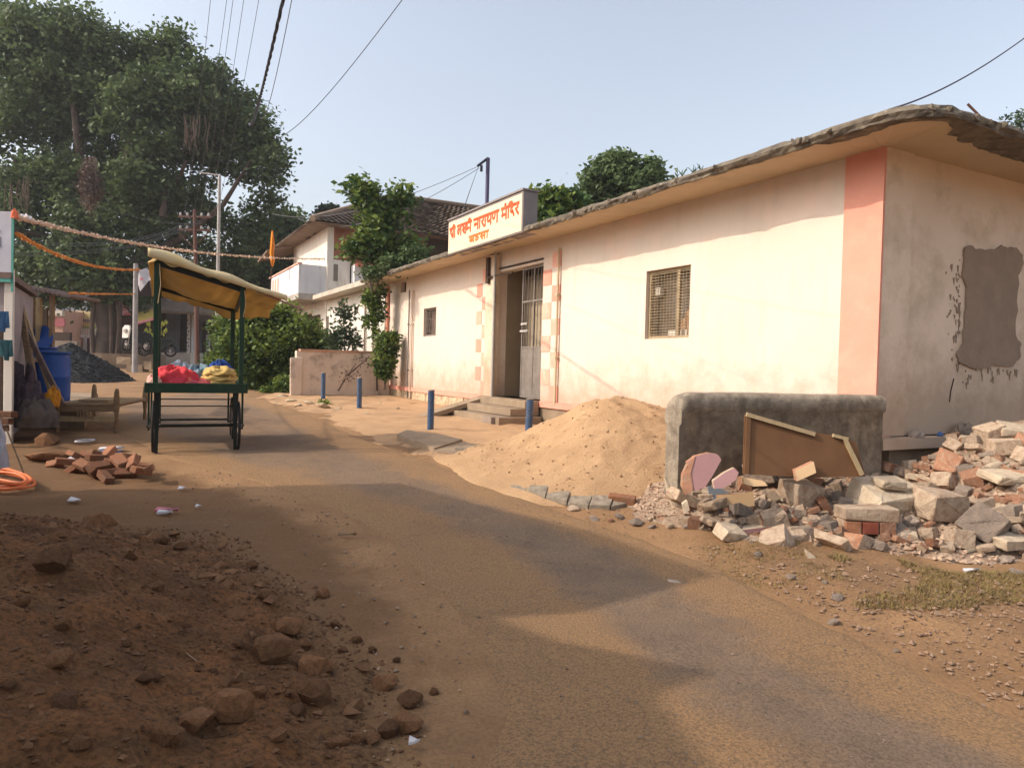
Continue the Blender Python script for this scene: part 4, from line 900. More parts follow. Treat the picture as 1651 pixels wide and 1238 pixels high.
M_clod2 = mat('soil_crumbs', (.175, .090, .044), (.085, .045, .024), 12, .97, 0, 22)
scatter('soil_crumbs', 30000, (-4.5, .2), (1.2, 6.4), top_z,   .005, .034, M_clod2, lambda x, y, r: (soil_z(x, y) > H(x, y)-.03), 'crumbs and small stones covering the dark soil heap', 'soil', 3, power=4)
M_peb = mat('dusty_pebbles', (.36, .25, .16), (.22, .155, .11), 9, .95, 0, 22)
def pmask(x, y, r):
    sdv = road_sd(x, y); return r.random(len(x)) < np.where(sdv < 0, np.exp(sdv/.8), .03*(sdv < .5)+.004)
scatter('roadside_pebbles', 20000, (-3.5, 6.5), (1.2, 10), lambda x, y: H(x, y)+ground_bumps(x, y)+.005, .006, .032, M_peb, pmask, 'small pebbles and grit scattered along the road edge', 'gravel', 4, power=4)
scatter('right_verge_gravel', 8000, (1.6, 6.0), (3.0, 5.3), lambda x, y: H(x, y)+ground_bumps(x, y)+.004, .008, .045, mat('verge_stones', (.33, .215, .14), (.21, .14, .095), 12, .95, 0, 20), lambda x, y, r: (road_sd(x, y) < -.05) & (r.random(len(x)) < .75), 'broken stone gravel on the right verge below the rubble', 'gravel', 5, power=4)
scatter('black_gravel_stones', 5000, (BP.x-2.3, BP.x+2.3), (BP.y-2.3, BP.y+1), lambda x, y: black_z(x, y), .03, .10, M_black, lambda x, y, r: np.hypot(x-BP.x, y-BP.y) < 2.15, 'loose black stones covering the dark gravel cone', 'gravel', 6)
scatter('sand_grit', 2500, (SPK.x-3, SPK.x+2), (SPK.y-3, SPK.y+1), sand_z, .01, .045, mat('sand_lumps', (.40, .25, .13), (.28, .17, .10), 12, .95, 0, 20), lambda x, y, r: sand_z(x, y) > H(x, y)+.06, 'small lumps and grit in the orange sand', 'sand', 7, power=4)
scatter('soil_lumps', 900, (-4.2, .1), (1.3, 6.2), top_z, .03, .12, mat('soil_lump', (.24, .125, .06), (.13, .066, .033), 9, .97, .4, 30), lambda x, y, r: (soil_z(x, y) > H(x, y)+.0) & (fbm(x*1.2, y*1.2, 3, 19) > -.1), 'loose lumps of red earth on the dark soil heap', 'soil', 13, power=3.5)
scatter('road_grit', 16000, (-1.5, 4.5), (1.6, 8), lambda x, y: H(x, y)+.010, .004, .020, mat('road_grit_stone', (.30, .22, .16), (.13, .10, .08), 20, .95, 0, 30), lambda x, y, r: (road_sd(x, y) > 0) & (fbm(x*1.5, y*1.5, 3, 29) > -.15), 'fine grit and small stones lying on the worn asphalt', 'gravel', 14, power=4, flat=.5)
# bricks left
bme = []
for k in range(4):
    r = random.Random(k); bm = bmesh.new(); bmesh.ops.create_cube(bm, size=1)
    for v in bm.verts: v.co = Vector((v.co.x*.225, v.co.y*.105, v.co.z*.07))+Vector([r.uniform(-.005, .005) for _ in range(3)])
    bmesh.ops.bevel(bm, geom=bm.edges[:], offset=.006, segments=1, affect='EDGES')
    me = bpy.data.meshes.new('brick'); bm.to_mesh(me); bm.free(); me.materials.append(M_brick); bme.append(me)
BR = [(88, 754, -.35, .1, 1), (108, 757, -.2, .05, 1), (118, 752, .3, .1, .9), (122, 760, .2, .7, 1), (133, 763, 1.1, .3, 1), (146, 752, .5, .2, 1.1), (150, 768, 1.3, .8, 1), (160, 764, .2, .1, 1), (172, 752, 1.8, .5, 1.1), (178, 768, .6, .1, 1), (186, 759, .1, .2, 1), (193, 764, .55, .35, 1.15), (204, 768, .5, .2, 1), (208, 750, .2, 0, 1), (214, 766, 2.3, .6, 1.1), (222, 757, .9, .2, 1), (228, 772, 2.5, .2, 1), (240, 776, .4, .1, .8), (170, 775, .1, .1, 1), (200, 756, 1.2, .9, 1), (155, 758, 0, .6, 1), (140, 757, .3, .1, 1)]
for k, (x, y, rz, tilt, sc) in enumerate(BR):
    p = G(x, y); o = put('clay_brick', bme[k % 4], (p.x, p.y, p.z+.04+.05*(k % 3)), (tilt*.9+.25*((k*7) % 5-2), tilt*.6+.12*((k*3) % 5-2), rz*1.6+k), sc*.98, None, 'red clay brick tumbled in the loose brick pile on the left', 'brick', 'bricks in the loose pile on the left')
p = P(8, 668, 9.3)
for k in range(3): put('stacked_brick', bme[k], (p.x-.05*k, p.y, p.z-.09*k), (0, 0, .1*k), 1.1, None, 'red clay brick stacked under the dark sack at the left edge', 'brick', 'bricks stacked at the left edge')
# hose
hs_ = MB()
for k, (cx, cy, rx, ry, sl_) in enumerate(((-8, 770, 64, 19, .16), (-14, 774, 56, 13, .10), (-4, 779, 50, 15, .05), (-20, 768, 70, 9, .22), (-2, 784, 44, 9, .02))):
    n = 44; pts = []
    for i in range(n+1):
        a = 2*math.pi*i/n; x = cx+rx*math.cos(a); y = cy+ry*math.sin(a)+sl_*(x-cx); p = G(x, y+8); pts.append(Vector((p.x, p.y, p.z+.06+.016*k+.015*math.sin(a*2+k))))
    hs_.tube(pts, .015, 8)
one(hs_, 'hose_coil', M_orange, G(0, 775)+Vector((0, 0, .12)), 'coiled bright orange hose lying on soil at the left edge', 'hose')
q = MB(); V = [];
p = P(0, 720, 6.6)
lump('white_sack', P(-20, 755, 6.6), WF, .14, .2, .42, cl('white_sacking', (.42, .42, .47), (.3, .3, .34)), 'white plastic sack cut by the left edge above the hose', 'sack', 40, .2)
for k, ln in enumerate(((10, 690, 38, 762),)):
    q = MB(); q.tube([P(ln[0], ln[1], 7.0), P(ln[2], ln[3], 6.9)], .008, 5); one(q, 'thin_stick', M_wood, P(38, 762, 6.9), 'thin pale stick leaning beside the white sack', 'stick')
# litter
def scrap(px, py, w_, h_, m, label, name='litter', cat='litter', th=.01, rz=0, lift=.02, group=None):
    p = G(px, py); q = MB(); F = Frame((p.x, p.y, 0), rz); ww = w_/FPX*p.y; hh = h_/FPX*p.y*3
    pts = [F(-ww/2, -hh/2, 0), F(ww*.1, -hh*.6, 0), F(ww/2, -hh*.3, 0), F(ww*.45, hh*.4, 0), F(0, hh/2, 0), F(-ww*.5, hh*.3, 0)]
    for i, v in enumerate(pts): v.z = Hg(v.x, v.y)+lift+.01*((i*7) % 3)
    q.prism(pts, Vector((0, 0, th))); return one(q, name, m, (p.x, p.y, p.z), label, cat, group)
M_paperw = mat('white_paper', (.62, .60, .62), None, 5, .8, .05, 20); M_bluel = mat('blue_plastic', (.08, .16, .36), None, 5, .5, 0, 20); M_pinkl = mat('pink_wrapper', (.55, .10, .17), (.5, .3, .3), 9, .6, .1, 20)
scrap(180, 727, 36, 5, M_paperw, 'white and blue flat box lying between the brick pile and the cart', th=.035, rz=.3)
o = scrap(181, 731, 30, 2, M_bluel, 'blue underside edge of the flat box by the brick pile', 'blue_box', 'box', th=.02, rz=.3)
# ring
q = MB(); pc = G(137, 714); q.tube([pc+Vector((.09*math.cos(a*math.pi/10), .16*math.sin(a*math.pi/10), .03)) for a in range(21)], .014, 6, caps=False); one(q, 'white_ring', M_paperw, pc, 'white plastic ring lying under the string cot', 'ring')
scrap(125, 740, 26, 5, M_paperw, 'crumpled grey paper sheet behind the brick pile', th=.015)
scrap(270, 829, 36, 4, M_pinkl, 'torn pink wrapper on the dirt in front of the cart', th=.02)
scrap(266, 834, 24, 2.5, M_paperw, 'white paper strip under the torn pink wrapper', th=.02)
scrap(294, 791, 12, 3, M_paperw, 'small white scrap above the pink wrapper')
scrap(120, 812, 16, 4, M_paperw, 'grey white scrap lying above the angular brown rock')
scrap(320, 822, 9, 2, M_paperw, 'tiny white scrap right of the pink wrapper')
scrap(1092, 939, 30, 4, M_greyc, 'flat grey stones lying alone on the shaded asphalt', name='flat_stone', cat='stone')
scrap(668, 1211, 18, 4, M_paperw, 'white crumpled scrap at the bottom edge of the soil heap')
scrap(1566, 932, 26, 2.5, M_paperw, 'thin white strip lying on the dry grass', th=.008)
scrap(560, 868, 30, 1.5, M_wood, 'thin twig lying on the dusty road edge', name='twig', cat='twig')
# twig triangle on soil heap
for a, b in (((300, 1052), (318, 1066)),):
    q = MB(); A, B = G(*a), G(*b)
    A.z = float(top_z(np.array([A.x]), np.array([A.y]))[0])+.02; B.z = float(top_z(np.array([B.x]), np.array([B.y]))[0])+.03
    r1, r2 = ray(*a), ray(*b)
    for _ in range(8):
        A = O+r1*((float(top_z(np.array([A.x]), np.array([A.y]))[0])+.015-EYE)/r1.z); B = O+r2*((float(top_z(np.array([B.x]), np.array([B.y]))[0])+.03-EYE)/r2.z)
    q.tube([A, B], .0035, 5); one(q, 'dry_twig', M_wood, A, 'dry straw twig bent on the dark soil heap', 'twig', None)
# ================================================================== RUBBLE
def chunk_mesh(seed, kind):
    r = random.Random(seed); pts = []
    dx, dy, dz = {'slab': (1, .8, .32), 'block': (1, .75, .62), 'lump': (.9, .8, .7), 'brick': (1, .5, .36)}[kind]
    n = 9 if kind == 'brick' else 13
    for sx in (-1, 1):
        for sy in (-1, 1):
            for sz in (-1, 1):
                k = r.uniform(.72, 1.0) if kind != 'brick' else r.uniform(.86, 1)
                pts.append(Vector((sx*dx*.5*k+r.uniform(-.05, .05), sy*dy*.5*r.uniform(.75, 1), sz*dz*.5*r.uniform(.75, 1))))
    for _ in range(n):
        v = Vector((r.gauss(0, 1), r.gauss(0, 1), r.gauss(0, 1))).normalized(); pts.append(Vector((v.x*dx*.56, v.y*dy*.56, v.z*dz*.54))*r.uniform(.8, 1.0))
    bm = bmesh.new()
    for p in pts: bm.verts.new(p)
    bmesh.ops.convex_hull(bm, input=bm.verts)
    for v in [v for v in bm.verts if not v.link_faces]: bm.verts.remove(v)
    bmesh.ops.bevel(bm, geom=bm.edges[:], offset=.018, segments=1, affect='EDGES')
    bmesh.ops.triangulate(bm, faces=[f for f in bm.faces if len(f.verts) > 4])
    bmesh.ops.subdivide_edges(bm, edges=[e for e in bm.edges if e.calc_length() > .18], cuts=1)
    for v in bm.verts: v.co += Vector([r.uniform(-.014, .014) for _ in range(3)])
    bm.normal_update(); dr = Vector((r.choice((-1, 1)), r.uniform(-.3, .3), r.uniform(-.3, .3))).normalized()
    for f in bm.faces: f.material_index = 1 if f.normal.dot(dr) > .55 else 0
    me = bpy.data.meshes.new('chunk'); bm.to_mesh(me); bm.free(); return me
def combos(kind, seeds, m1, m2):
    out = []
    for s_ in seeds:
        me = chunk_mesh(s_, kind); me.materials.append(m1); me.materials.append(m2); out.append(me)
    return out
K = {
 'plaster': combos('block', range(1, 7), M_plaster, M_brickb)+combos('slab', range(7, 11), M_plaster, M_plaster)+combos('lump', range(11, 15), M_plaster, M_greyc),
 'brick': combos('brick', range(20, 26), M_brickb, M_brick)+combos('lump', range(26, 29), M_brickb, M_plaster),
 'grey': combos('lump', range(30, 35), M_greyc, M_greyc)+combos('slab', range(35, 38), M_greyc, M_plaster),
 'pale': combos('slab', range(40, 44), M_plasterw, M_plaster),
}
KL = {'plaster': ('rubble_lump', 'lump of broken brickwork still coated with tan plaster in the rubble heap', 'rubble', 'plaster coated lumps in the rubble heap'),
      'brick': ('broken_brick', 'broken orange brick lying in the rubble heap', 'brick', 'broken orange bricks in the rubble heap'),
      'grey': ('concrete_lump', 'lump of broken grey concrete in the rubble heap', 'rubble', 'grey concrete lumps in the rubble heap'),
      'pale': ('plaster_flake', 'pale flake of fallen wall plaster in the rubble heap', 'plaster', 'pale plaster flakes in the rubble heap')}
def onsurf(px, py, zf, d0=5.5):
    r = ray(px, py); ys = np.linspace(3.6, 8.2, 320); xs = ys*(r.x/r.y); zs = EYE+ys*(r.z/r.y)
    k = np.nonzero(zs < zf(xs, ys))[0]; y = ys[k[0]] if len(k) else 7.0
    return O+r*(float(y)/r.y)
def rub_top(x, y): return np.maximum(rubble_z(x, y), H(x, y)+.02)
SPEC = [  # px,py,width px, kind, name, label, cat, squash, rz, tilt
 (1480, 845-10, 76, 'pale', 'slab', 0)]
placed = []
def chunk(px, py, wpx, kind, rot=None, sq=1.0, label=None, name=None, cat=None, me=None, lift=.15, m=None):
    p = onsurf(px, py, rub_top); sz = wpx/FPX*p.y; nm, lb, ct, gr = KL[kind]
    o = put(name or nm, me or random.choice(K[kind]), (p.x, p.y, p.z+sz*lift), rot or (random.uniform(-.5, .5), random.uniform(-.5, .5), random.uniform(0, 6.28)), (sz, sz, sz*sq), None, label or lb, cat or ct, None if label else gr)
    placed.append((px, py, wpx)); return o
chunk(1515, 835, 84, 'plaster', (.1, .05, .25), 1.0, 'large squared plaster coated block right of the block showing three bricks', 'large_block', 'block', K['plaster'][1], .25)
chunk(1430, 812, 112, 'pale', (.38, -.05, .35), 1.2, 'largest pale sloping plaster slab in the middle of the rubble heap', 'large_slab', 'slab', K['pale'][0], .1)
chunk(1433, 815, 48, 'pale', (.1, .1, .1), .9, 'small white plaster flake lying on the largest pale slab', 'white_flake', 'plaster', K['pale'][1], .75)
chunk(1588, 862, 78, 'grey', (.5, .3, .9), 1.0, 'smooth grey rounded lump at the lower right of the large squared block', 'smooth_lump', 'rubble', K['grey'][0], .2)
chunk(1290, 808, 64, 'plaster', (.2, .1, .5), 1.0, 'tan plastered block right of the upright beige tile', 'tan_block', 'block', K['plaster'][2], .2)
chunk(1176, 873, 46, 'pale', (.3, .2, .4), 1.5, 'whitish pointed stone at the lower left toe of the rubble', 'white_stone', 'stone', K['pale'][2], .3)
chunk(1150, 850, 44, 'plaster', (.1, .2, .4), .8, 'flat tan stone just above the whitish pointed stone', 'flat_stone', 'stone', K['plaster'][7], .2)
chunk(1545, 880, 50, 'plaster', (.1, .2, 1.4), 1.1, 'cream lump with a red brick corner under the smooth grey lump', 'cream_lump', 'rubble', K['plaster'][3], .2)
chunk(1622, 885, 66, 'pale', (.1, .0, .3), .9, 'long cream slab at the right edge of the photo, low in the rubble', 'cream_slab', 'slab', K['pale'][3], .2)
chunk(1345, 885, 70, 'plaster', (.1, .6, .8), .8, 'tilted tan slab below the block showing three bricks', 'tilted_slab', 'slab', K['plaster'][8], .1)
chunk(1622, 782, 70, 'plaster', (.15, .0, .1), .7, 'broad pale slab at the right edge, high in the rubble', 'pale_slab', 'slab', K['pale'][1], .2)
chunk(1330, 826, 34, 'brick', (.5, .9, .4), 1.2, 'orange brick end standing upright left of the largest pale slab', 'brick_end', 'brick', K['brick'][0], .3)
chunk(1305, 785, 40, 'brick', (.1, .2, .2), 1.1, 'rust red brick half behind the tan plastered block', 'red_brick', 'brick', K['brick'][1], .3)
chunk(1530, 765, 46, 'brick', (.2, .6, .9), 1.3, 'orange brick mass above the large squared block', 'orange_brick_mass', 'brick', K['brick'][6], .3)
chunk(1440, 768, 44, 'brick', (.1, .2, .5), 1.0, 'orange brick half at the top of the rubble below the side ledge', 'brick_half', 'brick', K['brick'][2], .3)
# block showing three bricks
p = onsurf(1393, 862, rub_top)+Vector((0, -.12, .15)); bf = Frame((p.x, p.y, 0), -.06)
tb = thing('brickwork_block', 'plaster capped block of masonry showing the ends of three bricks', 'block', p)
zb_ = p.z-.10; q = MB(); hw = 44/FPX*p.y
q.box(bf, -hw, hw, 0, .22, zb_+.085, zb_+.19, 0, .014); q.box(bf, -hw*.97, hw*.97, .02, .21, zb_-.03, zb_+.084, 0, .012); q.build('mortar_bed', M_plaster, tb, .012)
for k in range(3):
    q = MB(); x0 = -hw*.93+k*hw*.63; q.box(bf, x0, x0+hw*.56, -.004, .05, zb_-.022+random.uniform(0, .01), zb_+.080, 0, .004); q.build('brick', (M_brick, mat('deep_red_brick', (.20, .05, .035), (.28, .08, .045), 9, .9, .3, 20), M_brickb)[k], tb, .005)
# mauve plates
def plate(pxs, d, th, ms, label, name, cat, mside=None, tilt=0, push=0):
    ys = [y for _, y in pxs]; ym = max(ys); xm = sum(x for x, y in pxs)/len(pxs)
    if d < 5.9: d = onsurf(xm, ym-3, rub_top).y-.04
    pts = [P(x, y, d+tilt*(ym-y)/100) for x, y in pxs]; q = MB(); q.prism(pts, Vector((0, th, 0)), 0, 1 if mside else None)
    one(q, name, [ms]+([mside] if mside else []), pts[0], label, cat, None, .004)
plate([(1108, 745), (1122, 735), (1142, 730), (1158, 733), (1163, 741), (1150, 765), (1137, 785), (1120, 792), (1112, 770)], 6.0, .06, M_mauve, 'mauve painted masonry slab standing against the parapet end', 'mauve_slab', 'slab', M_brickb, .35)
plate([(1101, 765), (1110, 747), (1121, 735), (1114, 762), (1118, 790), (1106, 798), (1100, 785)], 5.97, .07, M_brickb, 'orange broken edge of masonry beside the tall mauve slab', 'orange_shard', 'shard', None, .35)
plate([(1150, 775), (1168, 762), (1184, 754), (1191, 762), (1186, 774), (1168, 786), (1152, 788)], 5.95, .05, M_mauve, 'smaller mauve painted plate right of the tall mauve slab', 'mauve_plate', 'plate', M_plaster, .5)
plate([(1156, 798), (1180, 797), (1214, 793), (1217, 815), (1190, 819), (1157, 820)], 5.55, .03, M_beiget, 'upright beige tile piece near the left end of the rubble', 'beige_tile', 'tile', M_brickb, .1)
plate([(1142, 784), (1160, 786), (1178, 795), (1155, 797), (1154, 815), (1145, 812)], 5.62, .03, M_bluegrey, 'blue grey painted fragment behind the upright beige tile', 'blue_fragment', 'fragment', None, .3)
plate([(1282, 758), (1312, 744), (1316, 762), (1285, 776)], 6.2, .06, M_beiget, 'tan tile standing on edge below the leaning board', 'tan_tile', 'tile', M_brickb, .3)
plate([(1198, 770), (1232, 776), (1238, 783), (1215, 784), (1200, 780)], 6.1, .05, M_beiget, 'flat yellowish brick below the left of the leaning board', 'yellow_brick', 'brick', None, .3)
plate([(1180, 856), (1240, 849), (1325, 849), (1327, 856), (1240, 857), (1182, 863)], 5.25, .14, M_mauve, 'long mauve skirting slab lying across the front of the rubble', 'skirting_slab', 'slab', M_plasterw, .0)
plate([(1300, 886), (1312, 895), (1326, 910), (1318, 914), (1302, 900)], 4.95, .04, M_plasterw, 'pointed pale shard sticking out of the rubble toe', 'pointed_shard', 'shard', M_plaster, .2)
plate([(1100, 812), (1108, 806), (1112, 822), (1104, 828)], 6.1, .04, M_plasterw, 'small white shard at the parapet foot', 'white_shard', 'shard', None, .2)
# black bags under the board
lump('black_bag', onsurf(1262, 752, rub_top), WF, .17, .1, .12, cl('black_plastic', (.02, .018, .02), (.04, .035, .04)), 'crumpled black plastic bag under the leaning board', 'bag', 51)
lump('green_bag', onsurf(1225, 765, rub_top), WF, .14, .08, .07, cl('olive_plastic', (.08, .085, .03), (.04, .04, .02)), 'small olive green bag left of the black plastic bag', 'bag', 53)
lump('white_bag', onsurf(1256, 766, rub_top), WF, .09, .06, .05, cl('white_plastic', (.55, .56, .6), (.45, .45, .5)), 'small white plastic bag in front of the black bag', 'bag', 55)
# on the side ledge
for px, w_, m, lb in ((1478, .12, M_greyc, 'grey dirt lump on the side ledge, left of the blue scrap'), (1556, .24, M_cement, 'heap of fallen cement on the side ledge under the patch')):
    p = hit(px, 692, C0-A_*.07, A_); p.z = ZB-.014; lump('ledge_dirt', p, AX((0, 0, 0), B_, A_), w_, .05, w_*.5, m, lb, 'dirt', int(px), .3)
p = hit(1516, 688, C0-A_*.08, A_); p.z = ZB-.01; lump('blue_scrap', p, WF, .03, .03, .04, M_bluel, 'tiny blue scrap lying on the side ledge', 'litter', 60)
# random rubble
rr = random.Random(5)
def inside(px, py):
    top = np.interp(px, [1100, 1140, 1200, 1260, 1400, 1480, 1510, 1540, 1600, 1660], [800, 790, 775, 782, 775, 748, 730, 708, 700, 706])
    bot = np.interp(px, [1100, 1150, 1200, 1300, 1340, 1500, 1600, 1660], [840, 868, 886, 896, 890, 888, 893, 905])
    return top < py < bot
cnt = 0; tries = 0
pts_r = []
while cnt < 420 and tries < 15000:
    tries += 1; x = rr.uniform(1100, 1690); y = rr.uniform(705, 905)
    if not inside(x, y): continue
    s_ = rr.choice([16, 18, 20, 24, 28, 32, 40, 52]) if cnt < 150 else rr.uniform(10, 22)
    if cnt < 150 and tries > 3500: cnt = 150
    if cnt < 150 and any(abs(x-a)*1.0 < (s_+b2)*.34 and abs(y-b1) < (s_+b2)*.22 for a, b1, b2 in pts_r+placed): continue
    if any(abs(x-a) < 40 and -22 < (y-b) < 16 for a, b in ((1393, 850),)) : continue
    if any(abs(x-a) < w2 and abs(y-b) < h2 for a, b, w2, h2 in ((1187, 807, 34, 18), (1137, 762, 30, 30), (1515, 825, 40, 22), (1430, 800, 44, 26))): continue
    k = rr.choices(['plaster', 'brick', 'grey', 'pale'], [5, 3.0, 1.8, .9])[0]; random.seed(tries)
    pts_r.append((x, y, s_)); o = chunk(x, y, s_*1.15, k, lift=rr.uniform(.1, .3)); cnt += 1
    reg = ('by the parapet foot' if x < 1200 and y < 840 else 'at the left toe of the rubble' if x < 1300 and y >= 840 else 'under the leaning board' if x < 1400 and y < 800
           else 'left of the block of three bricks' if x < 1350 else 'below the block of three bricks' if x < 1470 and y > 870 else 'around the largest pale slab' if x < 1480
           else 'high under the side ledge' if y < 770 else 'outside the right edge' if x > 1651 else 'along the right toe above the grass' if y > 865 else 'round the large squared block')
    szw = 'small' if s_ < 20 else 'mid sized' if s_ < 36 else 'big'
    kd = {'plaster': 'plaster coated rubble lump', 'brick': 'orange brick fragment', 'grey': 'grey concrete lump', 'pale': 'pale plaster flake'}[k]
    o['label'] = szw+' '+kd+' '+reg; o['group'] = szw+' '+kd+'s '+reg
random.seed(77)
scatter('rubble_crumbs', 15000, (1.2, 6.8), (4.5, 7.3), rub_top, .012, .075, mat('rubble_crumb', (.50, .36, .25), (.30, .20, .14), 14, .95, 0, 20), lambda x, y, r: rubble_z(x, y) > H(x, y)+.0, 'small crumbs of brick and plaster between the rubble lumps', 'rubble', 8, power=3)
# stones at the verge
for x, y, s_, lb in ((1275, 932, 20, 'small grey stone on the verge left of the grass'), (1330, 940, 14, 'tan pebble beside the small grey stone'), (1350, 965, 22, 'brown stone at the left end of the verge gravel'), (1345, 1005, 24, 'flat ochre stone at the road edge'), (1445, 1050, 14, 'grey pebble alone on the dusty road'), (1025, 845, 30, 'dark lump of broken kerb below the sand pile'), (1222, 895, 18, 'grey stone at the toe of the rubble'), (1620, 905, 28, 'pale lump right of the dry grass'), (1640, 925, 26, 'pink stone at the right edge of the grass'), (985, 840, 14, 'small red brick piece at the broken kerb')):
    rockat(x, y, s_, lambda a, b: H(a, b)+ground_bumps(a, b), lb, 'stone', None, M_brickb if 'red' in lb else M_greyc, 'verge_stone', sq=.8)
# dry grass
def grass(name, polys, n, hmin, hmax, m, label, zf, seed):
    r = np.random.default_rng(seed); x0, x1, y0, y1 = polys; x = r.uniform(x0, x1, n); y = r.uniform(y0, y1, n)
    k = fbm(x*1.8, y*2.5, 3, seed) > -.06; x, y = x[k], y[k]; n = len(x); z = zf(x, y)
    hh = hmin+(hmax-hmin)*r.random(n); a = r.uniform(0, 6.28, n); ln = r.uniform(.4, 1.6, n); w_ = .0035
    b0 = np.stack([x-w_*np.sin(a), y+w_*np.cos(a), z], -1); b1 = np.stack([x+w_*np.sin(a), y-w_*np.cos(a), z], -1)
    tp = np.stack([x+np.cos(a)*hh*ln, y+np.sin(a)*hh*ln, z+hh*.7], -1)
    return tag(npmesh(name, np.stack([b0, b1, tp], 1).reshape(-1, 3), np.arange(3*n).reshape(-1, 3), m), label, 'grass', kind='stuff')
gz = lambda x, y: H(x, y)+ground_bumps(x, y)
grass('dry_grass', (2.2, 5.6, 4.45, 5.6), 22000, .015, .06, M_grass, 'patch of dry yellow green grass at the foot of the rubble', gz, 5)
grass('dry_grass', (1.5, 2.4, 4.9, 5.9), 1800, .01, .04, M_grass, 'thin dry grass at the left toe of the rubble', gz, 6)
# ---- broken kerb and drain pieces
q = MB(); kp = [G(640, 712), G(668, 722), G(700, 733), G(745, 741), G(790, 738)]
inn_ = [G(655, 704), G(700, 710), G(745, 719), G(780, 727), G(806, 734)]
for v in kp+inn_: v.z = float(H(v.x, v.y))
for a, b, c, d in zip(kp, kp[1:], inn_, inn_[1:]):
    hh_ = .11 if a is kp[0] or a is kp[1] else .07; q.add([a-Vector((0, 0, .05)), b-Vector((0, 0, .05)), d-Vector((0, 0, .05)), c-Vector((0, 0, .05)), a+Vector((0, 0, hh_)), b+Vector((0, 0, hh_-.02)), d+Vector((0, 0, hh_-.01)), c+Vector((0, 0, hh_))], [(0, 3, 2, 1), (4, 5, 6, 7), (0, 1, 5, 4), (1, 2, 6, 5), (2, 3, 7, 6), (3, 0, 4, 7)])
one(q, 'kerb_slab', M_conc, kp[2], 'worn concrete kerb slab curving out of the sand by the road', 'kerb')
q = MB(); kl = [(822, 792), (850, 800), (880, 810), (915, 818), (950, 824), (985, 826), (1018, 820)]
o_ = [G(*k) for k in kl]; i_ = [G(k[0]+6, k[1]-11) for k in kl]
for n_, (a, b, c, d) in enumerate(zip(o_, o_[1:], i_, i_[1:])):
    h1 = .03+.008*((n_*5) % 3); jz = random.uniform(-.01, .01)
    q = MB(); q.add([a+Vector((0, 0, h1-.035)), b+Vector((-.01, 0, h1-.02)), d+Vector((-.01, 0, h1)), c+Vector((0, 0, h1-.02)), a+Vector((0, 0, h1+.02)), b+Vector((-.01, 0, h1+.03+jz)), d+Vector((-.01, 0, h1+.06)), c+Vector((0, 0, h1+.05))], [(0, 3, 2, 1), (4, 5, 6, 7), (0, 1, 5, 4), (1, 2, 6, 5), (2, 3, 7, 6), (3, 0, 4, 7)])
    one(q, 'drain_lip', M_dark, a, 'piece of the broken concrete drain lip under the sand pile', 'kerb', 'broken drain lip pieces below the sand', .006)
for x, y, s_, lb, m in ((742, 728, 26, 0, 0), (838, 790, 22, 0, 0), (905, 813, 20, 0, 0), (958, 838, 20, 0, 0), (925, 822, 26, 0, 0), (870, 806, 24, 0, 0), (1000, 835, 24, 0, 0), (815, 785, 14, 0, 0), (1060, 835, 26, 0, 0), (1080, 850, 20, 0, 0), (1110, 850, 26, 0, 0), (1050, 850, 18, 0, 0)):
    rockat(x, y, s_*.9, gz, 'small kerb stone fallen along the broken drain edge', 'stone', 'stones along the broken drain edge', random.choice([M_greyc, M_plaster, M_dark]), 'kerb_stone', sq=.6)
p = P(1003, 805, 7.05); put('loose_brick', bme[1], p, (0.1, .05, -.25), 1.15, None, 'single red brick lying on the foot of the sand pile', 'brick')
for x, y, s_ in ((455, 640, 18), (470, 648, 20), (500, 652, 22), (520, 657, 26), (545, 660, 14), (612, 650, 10), (640, 660, 12), (590, 668, 12), (480, 655, 16)):
    rockat(x, y, s_, gz, 'tan stone on the dirt before the stained low wall', 'stone', 'stones before the stained low wall', M_stonebase, 'edge_stone', sq=.5)
# ================================================================== ANNEX AND TWO-STOREY HOUSE
def on_s(px, py, s0):
    p = hit(px, py, TF(s0, 0, 0), A_); return (p-C0).dot(B_), p.z
ann = thing('white_annex', 'low whitewashed annex joining the temple to the two storey house', 'building', TF(18, 0, .5))
SA0, SA1 = LEN+.4, 23.2
sw_ = [(wall_s(578, 500)[0], wall_s(571, 500)[0], wall_s(575, 506)[1], wall_s(575, 494)[1]), (wall_s(556, 500)[0], wall_s(549, 500)[0], wall_s(552, 506)[1], wall_s(552, 488)[1]), (wall_s(530, 530)[0], wall_s(526, 530)[0], wall_s(528, 545)[1], wall_s(528, 510)[1])]
q = MB(); holed(q, TF, SA0, SA1, .3, 3.85, sw_, 0, .22); q.build('wall', M_white, ann)
for a, b, c, d in sw_: q = MB(); q.box(TF, a, b, .14, .17, c, d); q.build('window', M_darkwood, ann)
q = MB(); q.box(TF, SA0-.1, SA1, -.55, 6, 3.86, 4.02, 0, .008); q.build('roof', mat('aged_roof_lip', (.50, .44, .36), (.38, .33, .27), 3, .9, .2, 10), ann)
q = MB(); q.box(TF, SA0-.1, SA0+.1, .222, 6, .3, 3.84); q.build('end_wall', M_white, ann)
for px in (590, 604): s, _ = wall_s(px, 560); q = MB(); q.tube([TF(s, -.05, .5), TF(s, -.05, 3.7)], .035, 6); q.build('drain_pipe', M_greyc, ann)
hs2 = thing('two_storey_house', 'two storey house with clay tiled hip roof behind the temple', 'house', TF(26, 4, .5))
HS0, HS1, HT1 = 23.3, 29.6, 13.0
zE = P(525, 358, 28).z; zU = 4.35
wp = (wall_s(503, 530)[0], wall_s(489, 530)[0], wall_s(500, 535)[1], wall_s(500, 505)[1])
